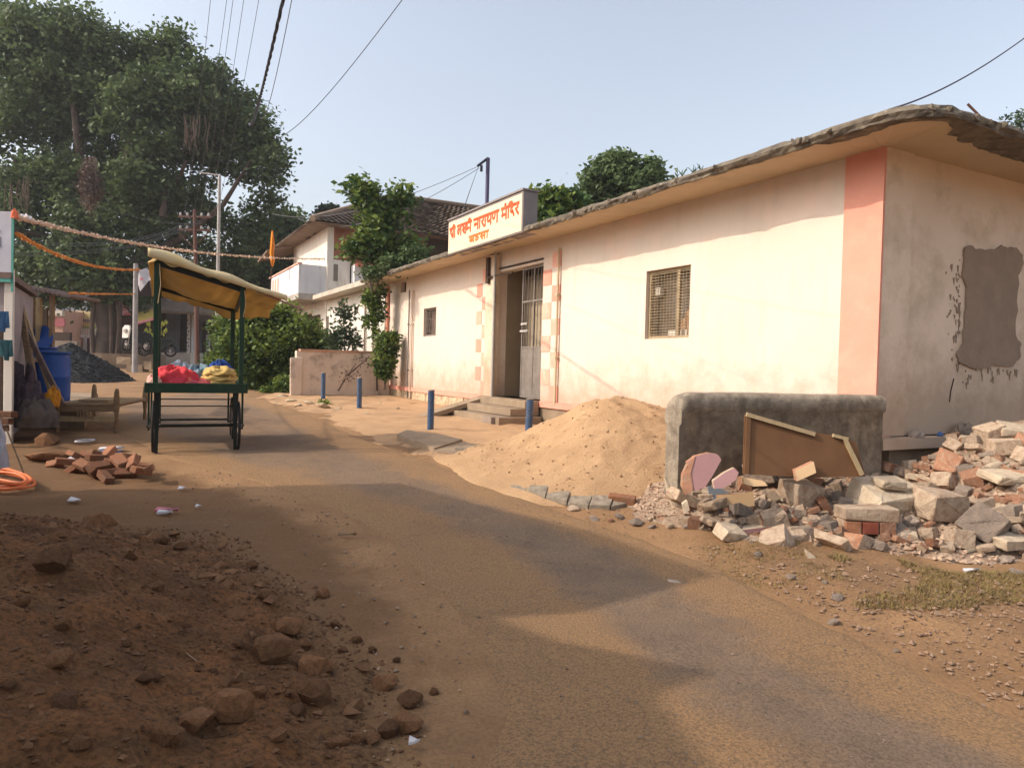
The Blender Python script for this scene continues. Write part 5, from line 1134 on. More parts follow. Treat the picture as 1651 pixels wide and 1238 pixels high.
q = MB(); holed(q, TF, HS0, HS1, .3, zU, [wp], .0, .25); q.box(TF, HS0+.002, HS0+.25, .252, 8, .3, zU); q.build('lower_wall', M_white, hs2)
q = MB(); q.box(TF, wp[0], wp[1], .2, .23, wp[2], wp[3]); q.build('doorway', M_darkwood, hs2)
q = MB(); q.box(TF, HS0, HS1, 0, .25, zU+.002, zE); q.build('upper_wall', M_white, hs2)
q = MB(); q.box(TF, HS0, HS0+.25, .252, HT1, zU+1.15, zE, 0); q.build('side_wall', M_terra, hs2)
q = MB(); q.box(TF, HS0-.02, HS0+.25, .252, HT1, zU+1.0, zU+1.13); q.build('string_course', M_white, hs2)
q = MB(); q.box(TF, HS0+.3, HS0+.5, .3, HT1, zU, zU+1.0); q.box(TF, HS0+1.2, HS1, HT1, HT1+.2, zU, zE); q.build('inner_wall', M_darkwood, hs2)
# upper openings on side: dark band under the eave with posts, beige pier and grey panel below
for k in range(6):
    t0 = 2.2+k*1.8; q = MB(); q.box(TF, HS0-.015, HS0-.002, t0, t0+1.35, zU+1.55, zE-.12); q.build('window', M_darkwood, hs2)
q = MB(); q.box(TF, HS0-.03, HS0+.0-.004, .02, .9, zU+.0, zU+1.0); q.build('pier', M_white, hs2)
q = MB(); q.box(TF, HS0-.05, HS0-.032, .25, .42, zU+.3, zU+.95); q.build('slot_window', M_metalg, hs2)
q = MB(); q.box(TF, HS0-.5, HS0-.03, .95, 1.6, zU-.1, zU+.95); q.build('partition', M_whitecool, hs2)
q = MB(); q.box(TF, HS0-.04, HS0-.01, 1.65, 5.5, zU-.3, zU+.95); q.build('verandah_shade_panel', M_darkwood, hs2)  # solid dark panel, the shade of the opening painted as its colour
# red lean-to roof edge
q = MB(); q.prism([TF(HS0-.03, 0.9, zU+1.14), TF(HS0-1.1, 0.9, zU+.78), TF(HS0-1.1, 5.6, zU+.78), TF(HS0-.03, 5.6, zU+1.14)], Vector((0, 0, .05))); q.build('lean_to_roof', mat('red_oxide_sheet', (.33, .09, .06), (.24, .07, .05), 5, .8, .1, 10), hs2)
# wooden pegs on the lit face
for px, py in ((490, 387), (500, 383), (510, 376)):
    s, z = wall_s(px, py); q = MB(); q.box(TF, s-.25, s+.25, -.12, -.002, z-.04, z+.04); q.build('bracket', M_darkwood, hs2)
# balcony
bz0, bz1 = P(484, 472, 27.5).z, P(484, 425, 27.5).z
q = MB(); q.box(TF, HS0+.1, 29.4, -1.05, -.002, bz0-.22, bz0, 0, .01); q.build('balcony_slab', mat('stained_balcony_edge', (.42, .38, .33), (.30, .27, .23), 3, .9, .1, 12, streak=(.2, .18, .15)), hs2)
q = MB(); q.box(TF, HS0+.1, 29.4, -1.05, -.95, bz0+.002, bz1); q.box(TF, HS0+.1, HS0+.2, -.948, -.002, bz0+.002, bz1); q.box(TF, 29.3, 29.4, -.948, -.002, bz0+.002, bz1); bp = q.build('balcony_parapet', M_whitecool, hs2)
q = MB(); q.box(TF, HS0+.06, 29.5, -1.09, -.92, bz1+.002, bz1+.06); q.build('parapet_coping', M_pinkpale, hs2)
for s in (27.4, 28.0, 28.6):
    q = MB(); q.box(TF, s, s+.3, -1.065, -1.052, bz0+.15, bz1-.15); q.build('fretwork', M_pinkpale, hs2)
q = MB(); s, _ = wall_s(445, 490); q.box(TF, 29.15, 29.4, -1.0, -.75, .4, bz0-.222); q.build('balcony_post', M_pinkpale, hs2)
q = MB(); p = TF(HS0+1.2, -.02, 0); q.prism([TF(HS0+.9, -.02, 3.35), TF(HS0+2.4, -.02, 3.35), TF(HS0+2.4, -.75, 2.75), TF(HS0+.9, -.75, 2.75)], Vector((0, 0, .03))); q.build('door_awning', M_darkwood, hs2)
# hip roof: faces covered in tile courses
ov = .75; e = [(HS0-ov, -ov), (HS0-ov, HT1+ov), (HS1+ov+1, HT1+ov), (HS1+ov+1, -ov)]
zR = 9.05; ms = (HS0+HS1+1)/2; r1, r2 = (ms, 3.9), (ms, HT1-3.2); zc_ = zE-.18
E = [TF(a, b, zc_) for a, b in e]; R1, R2 = TF(*r1, zR), TF(*r2, zR)
q = MB(); q.add([*E, R1, R2], [(0, 1, 5, 4), (3, 4, 5, 2), (0, 4, 3), (1, 2, 5), (0, 3, 2, 1)]); rf = q.build('roof', M_tile, hs2)
def tiles(a, b, c, d, rows, per):                    # eave a->b, ridge d->c; each tile is a little tilted strip
    V, F = [], []
    rg = np.random.default_rng(3)
    for r in range(rows):
        f0, f1 = r/rows, (r+1.25)/rows
        A0, B0 = a.lerp(d, f0), b.lerp(c, f0); A1, B1 = a.lerp(d, min(f1, 1)), b.lerp(c, min(f1, 1)); n = max(1, int((B0-A0).length/per))
        nrm = (b-a).cross(d-a).normalized(); nrm = nrm if nrm.z > 0 else -nrm
        for k in range(n):
            u0, u1 = k/n, (k+1.0)/n; lift = .05+.025*rg.random(); j = .02*rg.random()
            p = [A0.lerp(B0, u0)+nrm*(lift+j), A0.lerp(B0, (u0+u1)/2)+nrm*(lift+.05), A0.lerp(B0, u1)+nrm*lift, A1.lerp(B1, u1)+nrm*.012, A1.lerp(B1, (u0+u1)/2)+nrm*.055, A1.lerp(B1, u0)+nrm*.012]
            b_ = len(V); V += [tuple(x) for x in p]; F += [(b_, b_+1, b_+4, b_+5), (b_+1, b_+2, b_+3, b_+4)]
    return V, F
allV, allF = [], []
for args in ((E[0], E[1], R2, R1, 26, .24), (E[3], E[0], R1, R1, 26, .24)):
    V, F = tiles(*args); F = [tuple(i+len(allV) for i in f) for f in F]; allV += V; allF += F
q = MB(); q.add(allV, allF); tl = q.build('roof_tiles', M_tile, rf); tl['kind'] = 'stuff'
q = MB(); q.tube([E[0]+Vector((0, 0, .1)), R1+Vector((0, 0, .1)), R2+Vector((0, 0, .1))], .13, 6); q.build('ridge_tiles', M_tile, rf)
# small gable of the porch roof to the left of the hip roof
q = MB(); q.prism([TF(29.0, -1.3, zE-.55), TF(31.5, -1.3, zE-.75), TF(31.5, 1.5, zE+.2), TF(29.0, 1.5, zE+.35)], Vector((0, 0, .08))); q.build('porch_roof', M_tile, hs2)
# low wall
lw0, lw1 = P(478, 600, 19.6), P(628, 600, 20.9); lw0.z = lw1.z = 0
dv = (lw1-lw0).normalized(); LW = AX(lw0, dv, Vector((-dv.y, dv.x, 0))); LWL = (lw1-lw0).length
lw = thing('low_wall', 'low stained plaster wall with faded salmon coping beside the temple', 'wall', LW(LWL/2, 0, .6))
M_lw = mat('mildewed_plaster', (.66, .54, .43), (.56, .45, .36), 1.5, .9, .15, 16, stain=(.20, .155, .12), stain_scale=2.6, stain_amt=.85, stain_lo=.50)
q = MB(); N_ = 40
def lwz(x): return 1.78+.02*math.sin(x*2)-.02*x*.2
vs = [LW(LWL*i/N_, y, z) for i in range(N_+1) for y, z in ((0, .3), (0, lwz(LWL*i/N_)), (.22, lwz(LWL*i/N_)), (.22, .3))]
q.add(vs, [(i*4+k, i*4+k+1, i*4+k+5, i*4+k+4) for i in range(N_) for k in range(3)]); q.add(vs[:4], [(0, 1, 2, 3)]); q.add(vs[-4:], [(0, 1, 2, 3)]); q.build('wall', M_lw, lw)
q = MB(); q.box(LW, .1, LWL, -.03, .25, 1.772, 1.84, 0, .01); q.build('coping', mat('worn_salmon_coping', (.50, .24, .15), (.42, .30, .2), 5, .9, .2, 10), lw)
q = MB(); q.box(LW, -.18, .16, -.08, .02, .3, 1.6, 0, .02); q.build('end_pier', M_lw, lw, .03)
# ================================================================== VEGETATION
def lobes_px(spec, d, dr=None):
    out = []
    for px, py, rx, ry, *dd in spec:
        dep = d+(dd[0] if dd else 0); c = P(px, py, dep); k = dep/FPX; out.append((c.x, c.y, c.z, rx*k, (rx+ry)/2*k*(dr or 1), ry*k))
    return out
def trunk(pts, rads, m, parent, name='trunk', n=10):
    q = MB(); q.tube(pts, rads, n); return q.build(name, m, parent)
# big banyan
D = 40
bt = P(172, 570, D)
bn = thing('banyan_tree', 'huge dark banyan tree towering over the left of the street', 'tree', bt)
tr = MB(); b0 = bt-Vector((0, 0, 1.2))
tr.tube([P(172, 600, D), P(172, 566, D), P(176, 530, D), P(168, 490, D), P(158, 440, D), P(150, 380, D)], [1.0, .72, .62, .66, .6, .4], 14)
to = tr.build('trunk', M_bark, bn)
for pts, r in ((((158, 460), (110, 400), (60, 330), (20, 250)), (.42, .3, .2, .1)), (((168, 480), (220, 420), (262, 350), (300, 260)), (.4, .3, .2, .08)), (((155, 420), (135, 300), (122, 200), (110, 100)), (.4, .28, .18, .08)), (((150, 400), (190, 300), (220, 200), (260, 110)), (.35, .24, .15, .06)), (((225, 420), (300, 380), (360, 330), (410, 250)), (.26, .2, .14, .06)), (((262, 350), (268, 300), (240, 250)), (.2, .12, .06)), (((110, 400), (70, 380), (20, 370)), (.22, .15, .08))):
    q = MB(); q.tube([P(x, y, D+random.uniform(-1, 1)) for x, y in pts], list(r), 8); q.build('limb', M_bark, bn)
for x0, w_ in ((178, 8), (152, 7), (192, 6)):
    q = MB(); q.tube([P(x0, 480, D-.6), P(x0+random.uniform(-4, 4), 530, D-.7), P(x0+random.uniform(-6, 6), 572, D-.6)], [.14, .12, .16], 6); q.build('aerial_root', M_bark, bn)
CR = [(60, 45, 62, 48), (128, 55, 52, 44), (172, 88, 36, 36), (15, 90, 48, 52), (95, 130, 62, 42), (170, 150, 42, 36), (40, 185, 50, 40), (110, 200, 50, 36, 1), (205, 175, 48, 40, -1), (265, 85, 42, 36, 1), (290, 62, 20, 20, 1), (315, 115, 44, 36, 0), (262, 140, 50, 42, -1), (350, 135, 34, 32, 1), (385, 175, 36, 34, 1), (330, 185, 48, 34, 0), (418, 192, 22, 22, 0), (400, 225, 40, 32, 1), (438, 250, 26, 30, 0), (410, 275, 36, 26, 1), (445, 290, 18, 18, 0), (428, 335, 30, 26, 1), (395, 370, 36, 26, 1), (360, 262, 30, 14, 1), (300, 245, 40, 26, 1), (245, 235, 40, 30, -1), (215, 290, 44, 36, -1), (265, 300, 36, 34, 0), (120, 290, 62, 40, 0), (40, 290, 48, 36, 0), (50, 350, 60, 36, 0), (70, 420, 72, 44, 0), (150, 360, 60, 44, -1), (140, 430, 72, 44, -1), (220, 370, 48, 44, 0), (215, 430, 48, 34, 0), (285, 385, 34, 38, 1), (340, 345, 26, 22, 1), (350, 410, 38, 26, 1), (190, 462, 56, 32, 0), (90, 476, 66, 20, 0), (385, 425, 36, 22, 2), (320, 300, 18, 22, 1), (150, 165, 105, 75, 2), (60, 120, 80, 70, 2), (300, 200, 90, 70, 2), (150, 290, 110, 60, 2), (270, 330, 60, 50, 2), (215, 110, 60, 50, 2), (360, 210, 60, 60, 2), (-30, 40, 50, 50, 2), (-30, 200, 40, 80, 1), (-30, 350, 50, 80, 1)]
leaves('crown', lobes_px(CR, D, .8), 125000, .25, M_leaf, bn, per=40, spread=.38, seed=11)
rb = np.random.default_rng(9); V = []
for cx, cy, n_, hgt, sp in ((145, 275, 60, 80, 12), (30, 300, 16, 60, 26), (310, 200, 14, 60, 22)):
    q = MB()
    for k in range(n_):
        x = cx+rb.normal()*sp*.5; y0 = cy-hgt*.3*rb.random(); l = hgt*(.5+.6*rb.random()); d_ = D-4.5+rb.random()
        q.tube([P(x, y0, d_), P(x+rb.normal()*3, y0+l*.5, d_), P(x+rb.normal()*5, y0+l, d_)], [.014, .018, .006], 4, caps=False)
    q.build('hanging_roots', M_root, bn)
leaves('leaf', lobes_px([(145, 290, 14, 34)], D-4.2), 1500, .13, M_root, bn, per=10, spread=.12, seed=31, kind='stuff', drop=.6).name = 'dry_leaf_clump'
# masonry platform round the banyan
q = MB(); a = P(130, 572, D-1.0); n = 22; ctr = bt; RR_ = 3.3
gz0 = float(H(0, bt.y))
q.prism([Vector((ctr.x+RR_*math.cos(2*math.pi*k/n), ctr.y-.5+RR_*.8*math.sin(2*math.pi*k/n), gz0-.2)) for k in range(n)], Vector((0, 0, P(172, 570, D).z-gz0+.2)))
one(q, 'tree_platform', M_conc, (ctr.x, ctr.y, gz0), 'round masonry platform built around the banyan trunk', 'platform', None, .05)
for k, (x, y, w_, h_) in enumerate(((205, 576, 22, 5), (222, 588, 26, 4), (243, 583, 12, 4))):
    p = P(x, y, 34); q = MB(); q.box(WF, p.x-w_*.015, p.x+w_*.015, p.y-.3, p.y+.3, p.z-.35, p.z, 0, .03); one(q, 'stone_slab', M_conc, p, ('left', 'middle', 'right')[k]+' flat stone slab in front of the banyan platform', 'slab')
# dark trees behind the flag and to the right
def tree(name, label, d, spec, tr_px, n, size, m, seed, group=None, per=24, spread=.4, tw=.25):
    b = P(tr_px[0][0], tr_px[0][1], d); o = thing(name, label, 'tree', b, group)
    q = MB(); k = len(tr_px); q.tube([P(x, y, d) for x, y in tr_px], [tw*(1-.7*i/(k-1)) for i in range(k)], 8); q.build('trunk', M_bark, o)
    leaves('crown', lobes_px(spec, d, .9), n, size, m, o, per=per, spread=spread, seed=seed); return o
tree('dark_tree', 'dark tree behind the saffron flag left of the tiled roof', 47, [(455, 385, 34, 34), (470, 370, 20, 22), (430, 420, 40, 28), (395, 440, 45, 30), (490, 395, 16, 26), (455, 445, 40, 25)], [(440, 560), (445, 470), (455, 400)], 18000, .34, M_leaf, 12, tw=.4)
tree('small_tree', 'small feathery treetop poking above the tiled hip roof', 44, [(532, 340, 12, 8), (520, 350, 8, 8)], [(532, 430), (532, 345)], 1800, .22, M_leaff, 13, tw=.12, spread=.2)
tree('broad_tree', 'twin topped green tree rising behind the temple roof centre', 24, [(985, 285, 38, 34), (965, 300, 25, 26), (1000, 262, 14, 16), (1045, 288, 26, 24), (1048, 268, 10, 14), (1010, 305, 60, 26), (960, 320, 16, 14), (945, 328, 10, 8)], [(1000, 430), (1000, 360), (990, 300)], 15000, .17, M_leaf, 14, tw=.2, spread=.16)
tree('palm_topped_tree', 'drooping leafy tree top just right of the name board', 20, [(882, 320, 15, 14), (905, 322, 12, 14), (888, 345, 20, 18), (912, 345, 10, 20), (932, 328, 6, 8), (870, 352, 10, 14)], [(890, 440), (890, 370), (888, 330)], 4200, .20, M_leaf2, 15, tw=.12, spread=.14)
tree('feathery_tree', 'pale feathery branch tips beyond the roof at the right edge', 16, [(1650, 190, 26, 8), (1640, 200, 24, 8), (1660, 200, 20, 14)], [(1700, 400), (1690, 280), (1655, 195)], 700, .07, M_leaff, 16, tw=.05, spread=.16)
for k, (px, py, hh) in enumerate(((1100, 273, 12), (1118, 268, 14), (1130, 266, 10), (925, 322, 10), (1092, 278, 8))):
    d_ = 9.6 if px > 1000 else 12.5; b = P(px, py+hh, d_+1); q = MB()
    for j in range(9):
        a = random.uniform(0, 6.28); l = hh/FPX*d_*random.uniform(.5, 1.2); q.tube([b, b+Vector((math.cos(a)*l*.3, math.sin(a)*l*.3, l*.6)), b+Vector((math.cos(a)*l*.7, math.sin(a)*l*.7, l))], .006, 3)
    one(q, 'roof_weed', M_leaf2, b, 'tuft of weeds sprouting from the mossy roof edge', 'weed', 'weeds on the temple roof edge')
# bush, shrubs, climbers
def shrub(name, label, d, spec, n, size, m, seed, stems, per=18, spread=.12, cat='bush', depth=.9):
    b = P(stems[0][0][0], stems[0][0][1], d); o = thing(name, label, cat, b); q = MB()
    for s_ in stems: q.tube([P(x, y, d+.1) for x, y in s_], [.03, .02, .012][:len(s_)] if len(s_) <= 3 else .02, 6)
    q.build('stem', M_bark, o); leaves('foliage', lobes_px(spec, d, depth), n, size, m, o, per=per, spread=spread, seed=seed); return o
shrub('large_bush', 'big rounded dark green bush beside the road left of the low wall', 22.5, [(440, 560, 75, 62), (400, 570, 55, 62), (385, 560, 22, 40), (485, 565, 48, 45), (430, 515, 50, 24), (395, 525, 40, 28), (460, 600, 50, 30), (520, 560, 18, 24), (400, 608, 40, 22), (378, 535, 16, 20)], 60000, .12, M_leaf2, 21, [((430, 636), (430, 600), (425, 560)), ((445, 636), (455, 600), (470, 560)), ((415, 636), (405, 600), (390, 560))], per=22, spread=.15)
shrub('road_weeds', 'scrappy weeds at the foot of the big bush', 20.5, [(460, 622, 22, 14), (440, 630, 16, 8), (480, 634, 10, 6)], 3000, .08, M_leaf2, 22, [((460, 640), (460, 625), (458, 615))], spread=.08)
shrub('weed_tuft', 'yellowish weed tuft by the farthest blue bollard', 16.5, [(522, 655, 9, 9)], 700, .05, M_leaf2, 23, [((522, 665), (522, 655), (521, 650))], spread=.05)
shrub('leafy_shrub_tree', 'leafy shrub tree growing above the temple roof end before the tiled house', 20.2, [(578, 300, 18, 10), (594, 318, 20, 22), (566, 302, 8, 6), (644, 322, 18, 12), (650, 306, 8, 8), (606, 350, 22, 24), (612, 380, 24, 26), (592, 392, 20, 20), (574, 402, 16, 10), (562, 400, 8, 6), (612, 412, 16, 18), (636, 352, 9, 14), (640, 410, 16, 16), (662, 395, 12, 16), (600, 436, 10, 10)], 5600, .15, M_leaf2, 24, [((600, 470), (605, 420), (600, 330)), ((604, 470), (630, 400), (648, 320)), ((600, 470), (590, 420), (572, 400))], per=14, spread=.17, cat='tree')
shrub('wall_climber', 'climbing plant hanging down the left end of the temple wall', 20.6, [(600, 480, 12, 14), (606, 500, 10, 18), (598, 520, 8, 14), (612, 470, 10, 10), (606, 540, 6, 10)], 1400, .11, M_leaf2, 25, [((608, 630), (606, 560), (606, 470))], per=12, spread=.10, cat='climber', depth=.5)
shrub('pot_shrub', 'dense green shrub on the temple corner above the low wall', 20.0, [(624, 560, 13, 18), (620, 585, 13, 16), (628, 545, 9, 8), (620, 600, 8, 8)], 5000, .10, M_leaf2, 26, [((620, 628), (621, 610), (622, 580))], per=14, spread=.09, depth=.6)
shrub('sparse_shrub', 'sparse leafy shrub in front of the white annex', 21.4, [(552, 500, 6, 12), (556, 530, 16, 20), (545, 550, 16, 18), (568, 550, 10, 20), (560, 510, 8, 14), (540, 540, 10, 12)], 1100, .11, M_leaff, 27, [((555, 580), (556, 540), (552, 495)), ((555, 580), (548, 555), (540, 535)), ((556, 580), (565, 550), (570, 530))], per=8, spread=.12, depth=.6)
shrub('creeper_stain', 'dry creeper on the stained low wall', 19.4, [(560, 605, 8, 14), (585, 580, 8, 8)], 160, .06, M_root, 28, [((545, 630), (560, 605), (575, 585)), ((560, 605), (590, 580), (595, 575))], per=6, spread=.12, cat='creeper', depth=.2)
shrub('roof_growth', 'weeds matted on the far end of the temple roof', 19.2, [(640, 425, 22, 8), (600, 440, 12, 8), (668, 412, 14, 12)], 2400, .10, M_leaf, 29, [((640, 440), (640, 430), (640, 420))], per=12, spread=.12, cat='weed', depth=.5)
# hedge line closing the far street
for k, (px, py, rx, ry, d_, n_) in enumerate(((330, 470, 60, 40, 52, 7000), (60, 500, 90, 40, 66, 7000))):
    shrub('far_shrubbery', ('green shrubbery behind the cart canopy', 'dark green shrubbery behind the pink shops')[k], d_, [(px, py, rx, ry)], n_, .4, M_leaf, 60+k, [((px, py+ry+30), (px, py), (px, py-5))], per=20, spread=.5)
# ================================================================== POLES, WIRES, GARLANDS, FLAG
def pole(name, label, pts, d, r0_, r1_, m, cat='pole'):
    a, b = P(*pts[0], d), P(*pts[1], d); o = thing(name, label, cat, a); q = MB(); q.tube([a-Vector((0, 0, .5)), b], [r0_, r1_], 10); q.build('shaft', m, o); return o, a, b
pole('street_pole', 'grey concrete pole standing between the banyan and the cart', ((217.5, 585), (219, 425)), 33, .13, .10, M_polec)
o, a, b = pole('steel_pole', 'tall pale steel pole behind the cart canopy', ((349, 590), (354, 283)), 33, .09, .07, M_pipe)
q = MB(); q.tube([b, b+Vector((-.9, 0, .1))], .03, 6); q.build('arm', M_pipe, o)
o, a, b = pole('power_pole', 'rust brown power pole with crossarms in front of the dark leaves', ((319, 590), (314, 338)), 36, .12, .09, M_rustp)
for dz in (.35, 1.0):
    q = MB(); q.box(WF, b.x-.8, b.x+.8, b.y-.06, b.y+.06, b.z-dz-.06, b.z-dz+.03); arm = q.build('crossarm', M_rustp, o)
    for x in (-.7, -.35, .35, .7):
        i_ = MB(); i_.tube([b+Vector((x, 0, -dz+.03)), b+Vector((x, 0, -dz+.12)), b+Vector((x, 0, -dz+.2))], [.05, .07, .03], 8); i_.build('insulator', M_pipe, arm)
q = MB(); q.tube([b+Vector((-.8, 0, -1.2)), b+Vector((0, 0, -1.9)), b+Vector((.8, 0, -1.0))], .03, 5); q.build('brace', M_rustp, o)
def wire(a, b, sag, r, m, label, group=None, n=24, name='overhead_wire'):
    if isinstance(r, float): r = [r*(.55+.9*i/n) for i in range(n+1)]
    pts = [a.lerp(b, i/n)-Vector((0, 0, sag*4*(i/n)*(1-i/n))) for i in range(n+1)]; q = MB(); q.tube(pts, r, 5, caps=False); return one(q, name, m, pts[0], label, 'wire', group)
T = P(315, 350, 36)
for k, (x, dx) in enumerate(((346, -.7), (374, -.35), (384, .0), (402, .35), (428, .7))):
    wire(P(x, -60, 6.5), T+Vector((dx, 0, .15-.1*(k % 2))), .9, .0045, M_wire, ('leftmost', 'second from left', 'third from left', 'fourth from left', 'rightmost')[k]+' of five thin wires fanning up from the power pole', 'wires fanning from the power pole')
# twisted thick cable
a, b = P(470, -60, 3.2), P(402, 200, 30); q = MB(); n = 200
for ph in (0, 2.1, 4.2):
    pts = []
    for i in range(n+1):
        u = i/n; c = a.lerp(b, u)-Vector((0, 0, .3*4*u*(1-u))); pts.append(c+Vector((.0055*math.cos(u*150+ph), 0, .0055*math.sin(u*150+ph)))*(1+u*5))
    q.tube(pts, [.0048*(1+3.5*i/n) for i in range(n+1)], 5, caps=False)
one(q, 'bundled_cable', M_wireb, a, 'thick black twisted cable entering at the top edge', 'cable')
wire(P(482, -60, 7), P(420, 190, 28), .5, .008, M_wire, 'thin wire running just right of the thick twisted cable')
wire(P(700, -70, 7), P(440, 226, 26), .35, .008, M_wireb, 'single wire slanting across the sky left of the name board')
wire(P(1700, 25, 7.5), P(1440, 175, 9.5), .12, .009, M_wireb, 'single wire slanting over the roof corner at the right')
mtop = P(772, 268, mp_.y-.1)
wire(mtop, P(440, 345, 34), .55, .012, M_wire, 'upper pale wire from the mast to the tiled house', 'pale wires from the mast')
wire(mtop+Vector((0, 0, -.05)), P(480, 352, 34), .8, .012, M_wire, 'lower pale wire from the mast to the tiled house', 'pale wires from the mast')
wire(mtop, P(745, 345, mp_.y), -.02, .008, M_wire, 'slack wire dropping from the mast hook behind the name board')
for k, (y0, y1) in enumerate(((373, 322), (381, 330), (398, 342), (405, 352), (270, 350))):
    wire(P(-60, y0 + (6 if k < 4 else -30), 14), T+Vector((-.5+.2*k, 0, -.3)), .5, .009, M_wire, 'thin wire strung from the left edge to the power pole', 'wires from the left edge to the power pole')
# marigold garlands: each is a string with paper flowers
M_gw = mat('faded_peach_flower', (.66, .40, .26), (.62, .48, .36), 30, .8, 0, 20); M_go = mat('marigold_flower', (.66, .27, .05), (.55, .16, .04), 30, .8, 0, 20)
def garland(pts, ds, m, label, step=.11, r=.05, tassel=True):
    xs = np.array(pts, float); t_ = np.linspace(0, 1, len(pts)); 
    def at(u): return P(np.interp(u, t_, xs[:, 0]), np.interp(u, t_, xs[:, 1]), ds[0]+(ds[1]-ds[0])*u)
    cv = [at(u) for u in np.linspace(0, 1, 60)]; L_ = sum((b-a).length for a, b in zip(cv, cv[1:]))
    o = thing('flower_garland', label, 'garland', cv[0]); q = MB(); q.tube(cv, .008, 4, caps=False); q.build('string', M_wood, o)
    n = min(290, int(L_/step)); me = []
    for k in range(3):
        rr_ = random.Random(k+hash(m.name) % 7); me.append(hull_mesh('flower', [Vector((rr_.gauss(0, 1), rr_.gauss(0, 1), rr_.gauss(0, 1))).normalized()*rr_.uniform(.35, .6) for _ in range(12)], [m]))
    for k in range(n):
        c = at((k+.5)/n); put('flower', me[k % 3], c-Vector((0, 0, r*.4)), (random.uniform(0, 3), 0, random.uniform(0, 3)), (r*1.9*random.uniform(.7, 1.1),)*3, o)
def smooth_px(p, n=14):
    # quadratic through three points
    (x0, y0), (x1, y1), (x2, y2) = p; out = []
    for i in range(n+1):
        x = x0+(x2-x0)*i/n; y = y0*(x-x1)*(x-x2)/((x0-x1)*(x0-x2))+y1*(x-x0)*(x-x2)/((x1-x0)*(x1-x2))+y2*(x-x0)*(x-x1)/((x2-x0)*(x2-x1)); out.append((x, y))
    return out
garland(smooth_px([(24, 347), (230, 393), (525, 417)]), (9.6, 27.8), M_gw, 'long peach flower garland strung from the white board to the tiled house', .15, .055)
garland(smooth_px([(26, 374), (110, 416), (226, 434)]), (9.6, 22), M_go, 'orange marigold garland sagging from the white board towards the cart', .13, .045)
garland([(112, 472), (165, 473.5), (218, 474)], (13.2, 33), M_go, 'thin orange garland from the corrugated awning to the grey pole', .2, .035)
# red ribbon knot and white plastic at the board corner
lump('ribbon_knot', P(24, 352, 9.5), WF, .045, .03, .10, cl('coral_ribbon', (.80, .16, .07), (.7, .2, .1)), 'coral red ribbon knot tied at the corner of the white board', 'ribbon', 71)
lump('plastic_tuft', P(40, 355, 10.4), WF, .10, .04, .07, cl('white_plastic_tuft', (.62, .58, .58), (.5, .45, .45)), 'white crumpled plastic tied beside the ribbon knot', 'plastic', 72)
# saffron flag
fo_ = thing('saffron_flag', 'saffron pennant hanging on a thin dark pole before the dark tree', 'flag', P(437, 445, 29))
q = MB(); q.tube([P(436, 470, 29), P(440, 372, 29)], .025, 6); q.build('pole', M_darkwood, fo_)
V = []; fp = [(438.5, 372, 440.5, 374), (437, 384, 442, 388), (436, 396, 442.5, 399), (435, 408, 441, 410), (436, 418, 443, 419), (437.5, 429, 440, 430)]
for k, (x0, y0, x1, y1) in enumerate(fp): V += [P(x0, y0, 29-.03), P((x0+x1)/2, (y0+y1)/2, 29-.14), P(x1, y1, 29+.06)]
q = MB(); q.add(V, [(3*i+j, 3*i+j+1, 3*i+j+4, 3*i+j+3) for i in range(len(fp)-1) for j in range(2)], 0, True); f2 = q.build('pennant', M_saff, fo_); md = f2.modifiers.new('t', 'SOLIDIFY'); md.thickness = .01
# ================================================================== FAR STREET
def bx(px0, px1, py0, py1, d, dep): a = P(px0, py1, d); b = P(px1, py0, d); return a.x, b.x, a.y, a.y+dep, a.z, b.z
def part(name, m, par, px0, px1, py0, py1, d, dep, bev=0):
    q = MB(); q.box(WF, *bx(px0, px1, py0, py1, d, dep)); return q.build(name, m, par, bev)
D5 = 43
fh = thing('verandah_house', 'old verandah house with dark doorways and white plinth beyond the cart', 'house', P(300, 592, D5))
M_fwall = mat('grey_blue_limewash', (.30, .31, .34), (.25, .25, .27), 1.5, .9, .03, 10)
part('wall', M_fwall, fh, 248, 372, 505, 594, D5+1.6, 4)
part('side_wall', M_fwall, fh, 200, 249, 500, 594, D5+1.9, 4)
part('doorway', M_darkwood, fh, 290, 303, 505, 566, D5+1.5, .05); part('doorway', M_darkwood, fh, 314, 322, 516, 568, D5+1.5, .05); part('doorway', M_darkwood, fh, 325, 345, 520, 590, D5+1.45, .05)
part('plinth', mat('limewashed_plinth', (.52, .45, .40), (.38, .32, .28), 2, .9, .1, 10), fh, 248, 306, 569, 590, D5+.2, 1.3)
part('plinth_pier', M_white, fh, 306, 322, 569, 592, D5+.1, 1.3)
part('pillar', M_white, fh, 301, 307, 505, 570, D5+.3, .2); part('pillar', M_whitecool, fh, 308, 313, 505, 570, D5+.3, .2); part('pillar', M_white, fh, 343, 349, 535, 592, D5, .25)
q = MB()
for k in range(9): z = P(304, 515+k*6, D5).z; a = P(302+(k % 2)*2, 515, D5+.28); q.box(WF, a.x-.03, a.x+.06, a.y-.01, a.y+.015, z-.08, z)
q.build('painted_marks', mat('blue_ink_marks', (.12, .12, .28), None, 5, .8, 0, 10), fh)['kind'] = 'stuff'
q = MB(); a = P(205, 500, D5); b = P(362, 500, D5); q.prism([Vector((a.x, a.y-1.2, P(240, 505, D5).z)), Vector((b.x, b.y-1.2, P(240, 508, D5).z)), Vector((b.x, b.y+5, P(240, 445, D5).z)), Vector((a.x, a.y+5, P(240, 440, D5).z))], Vector((0, 0, .15))); q.build('roof', M_tile, fh)
part('fence_gate', M_darkwood, fh, 327, 343, 566, 590, D5, .06)
# white draped figure-like statue cloth in doorway is left as pale cloth
part('pale_curtain', M_whitecool, fh, 332, 339, 540, 566, D5+1.4, .02)
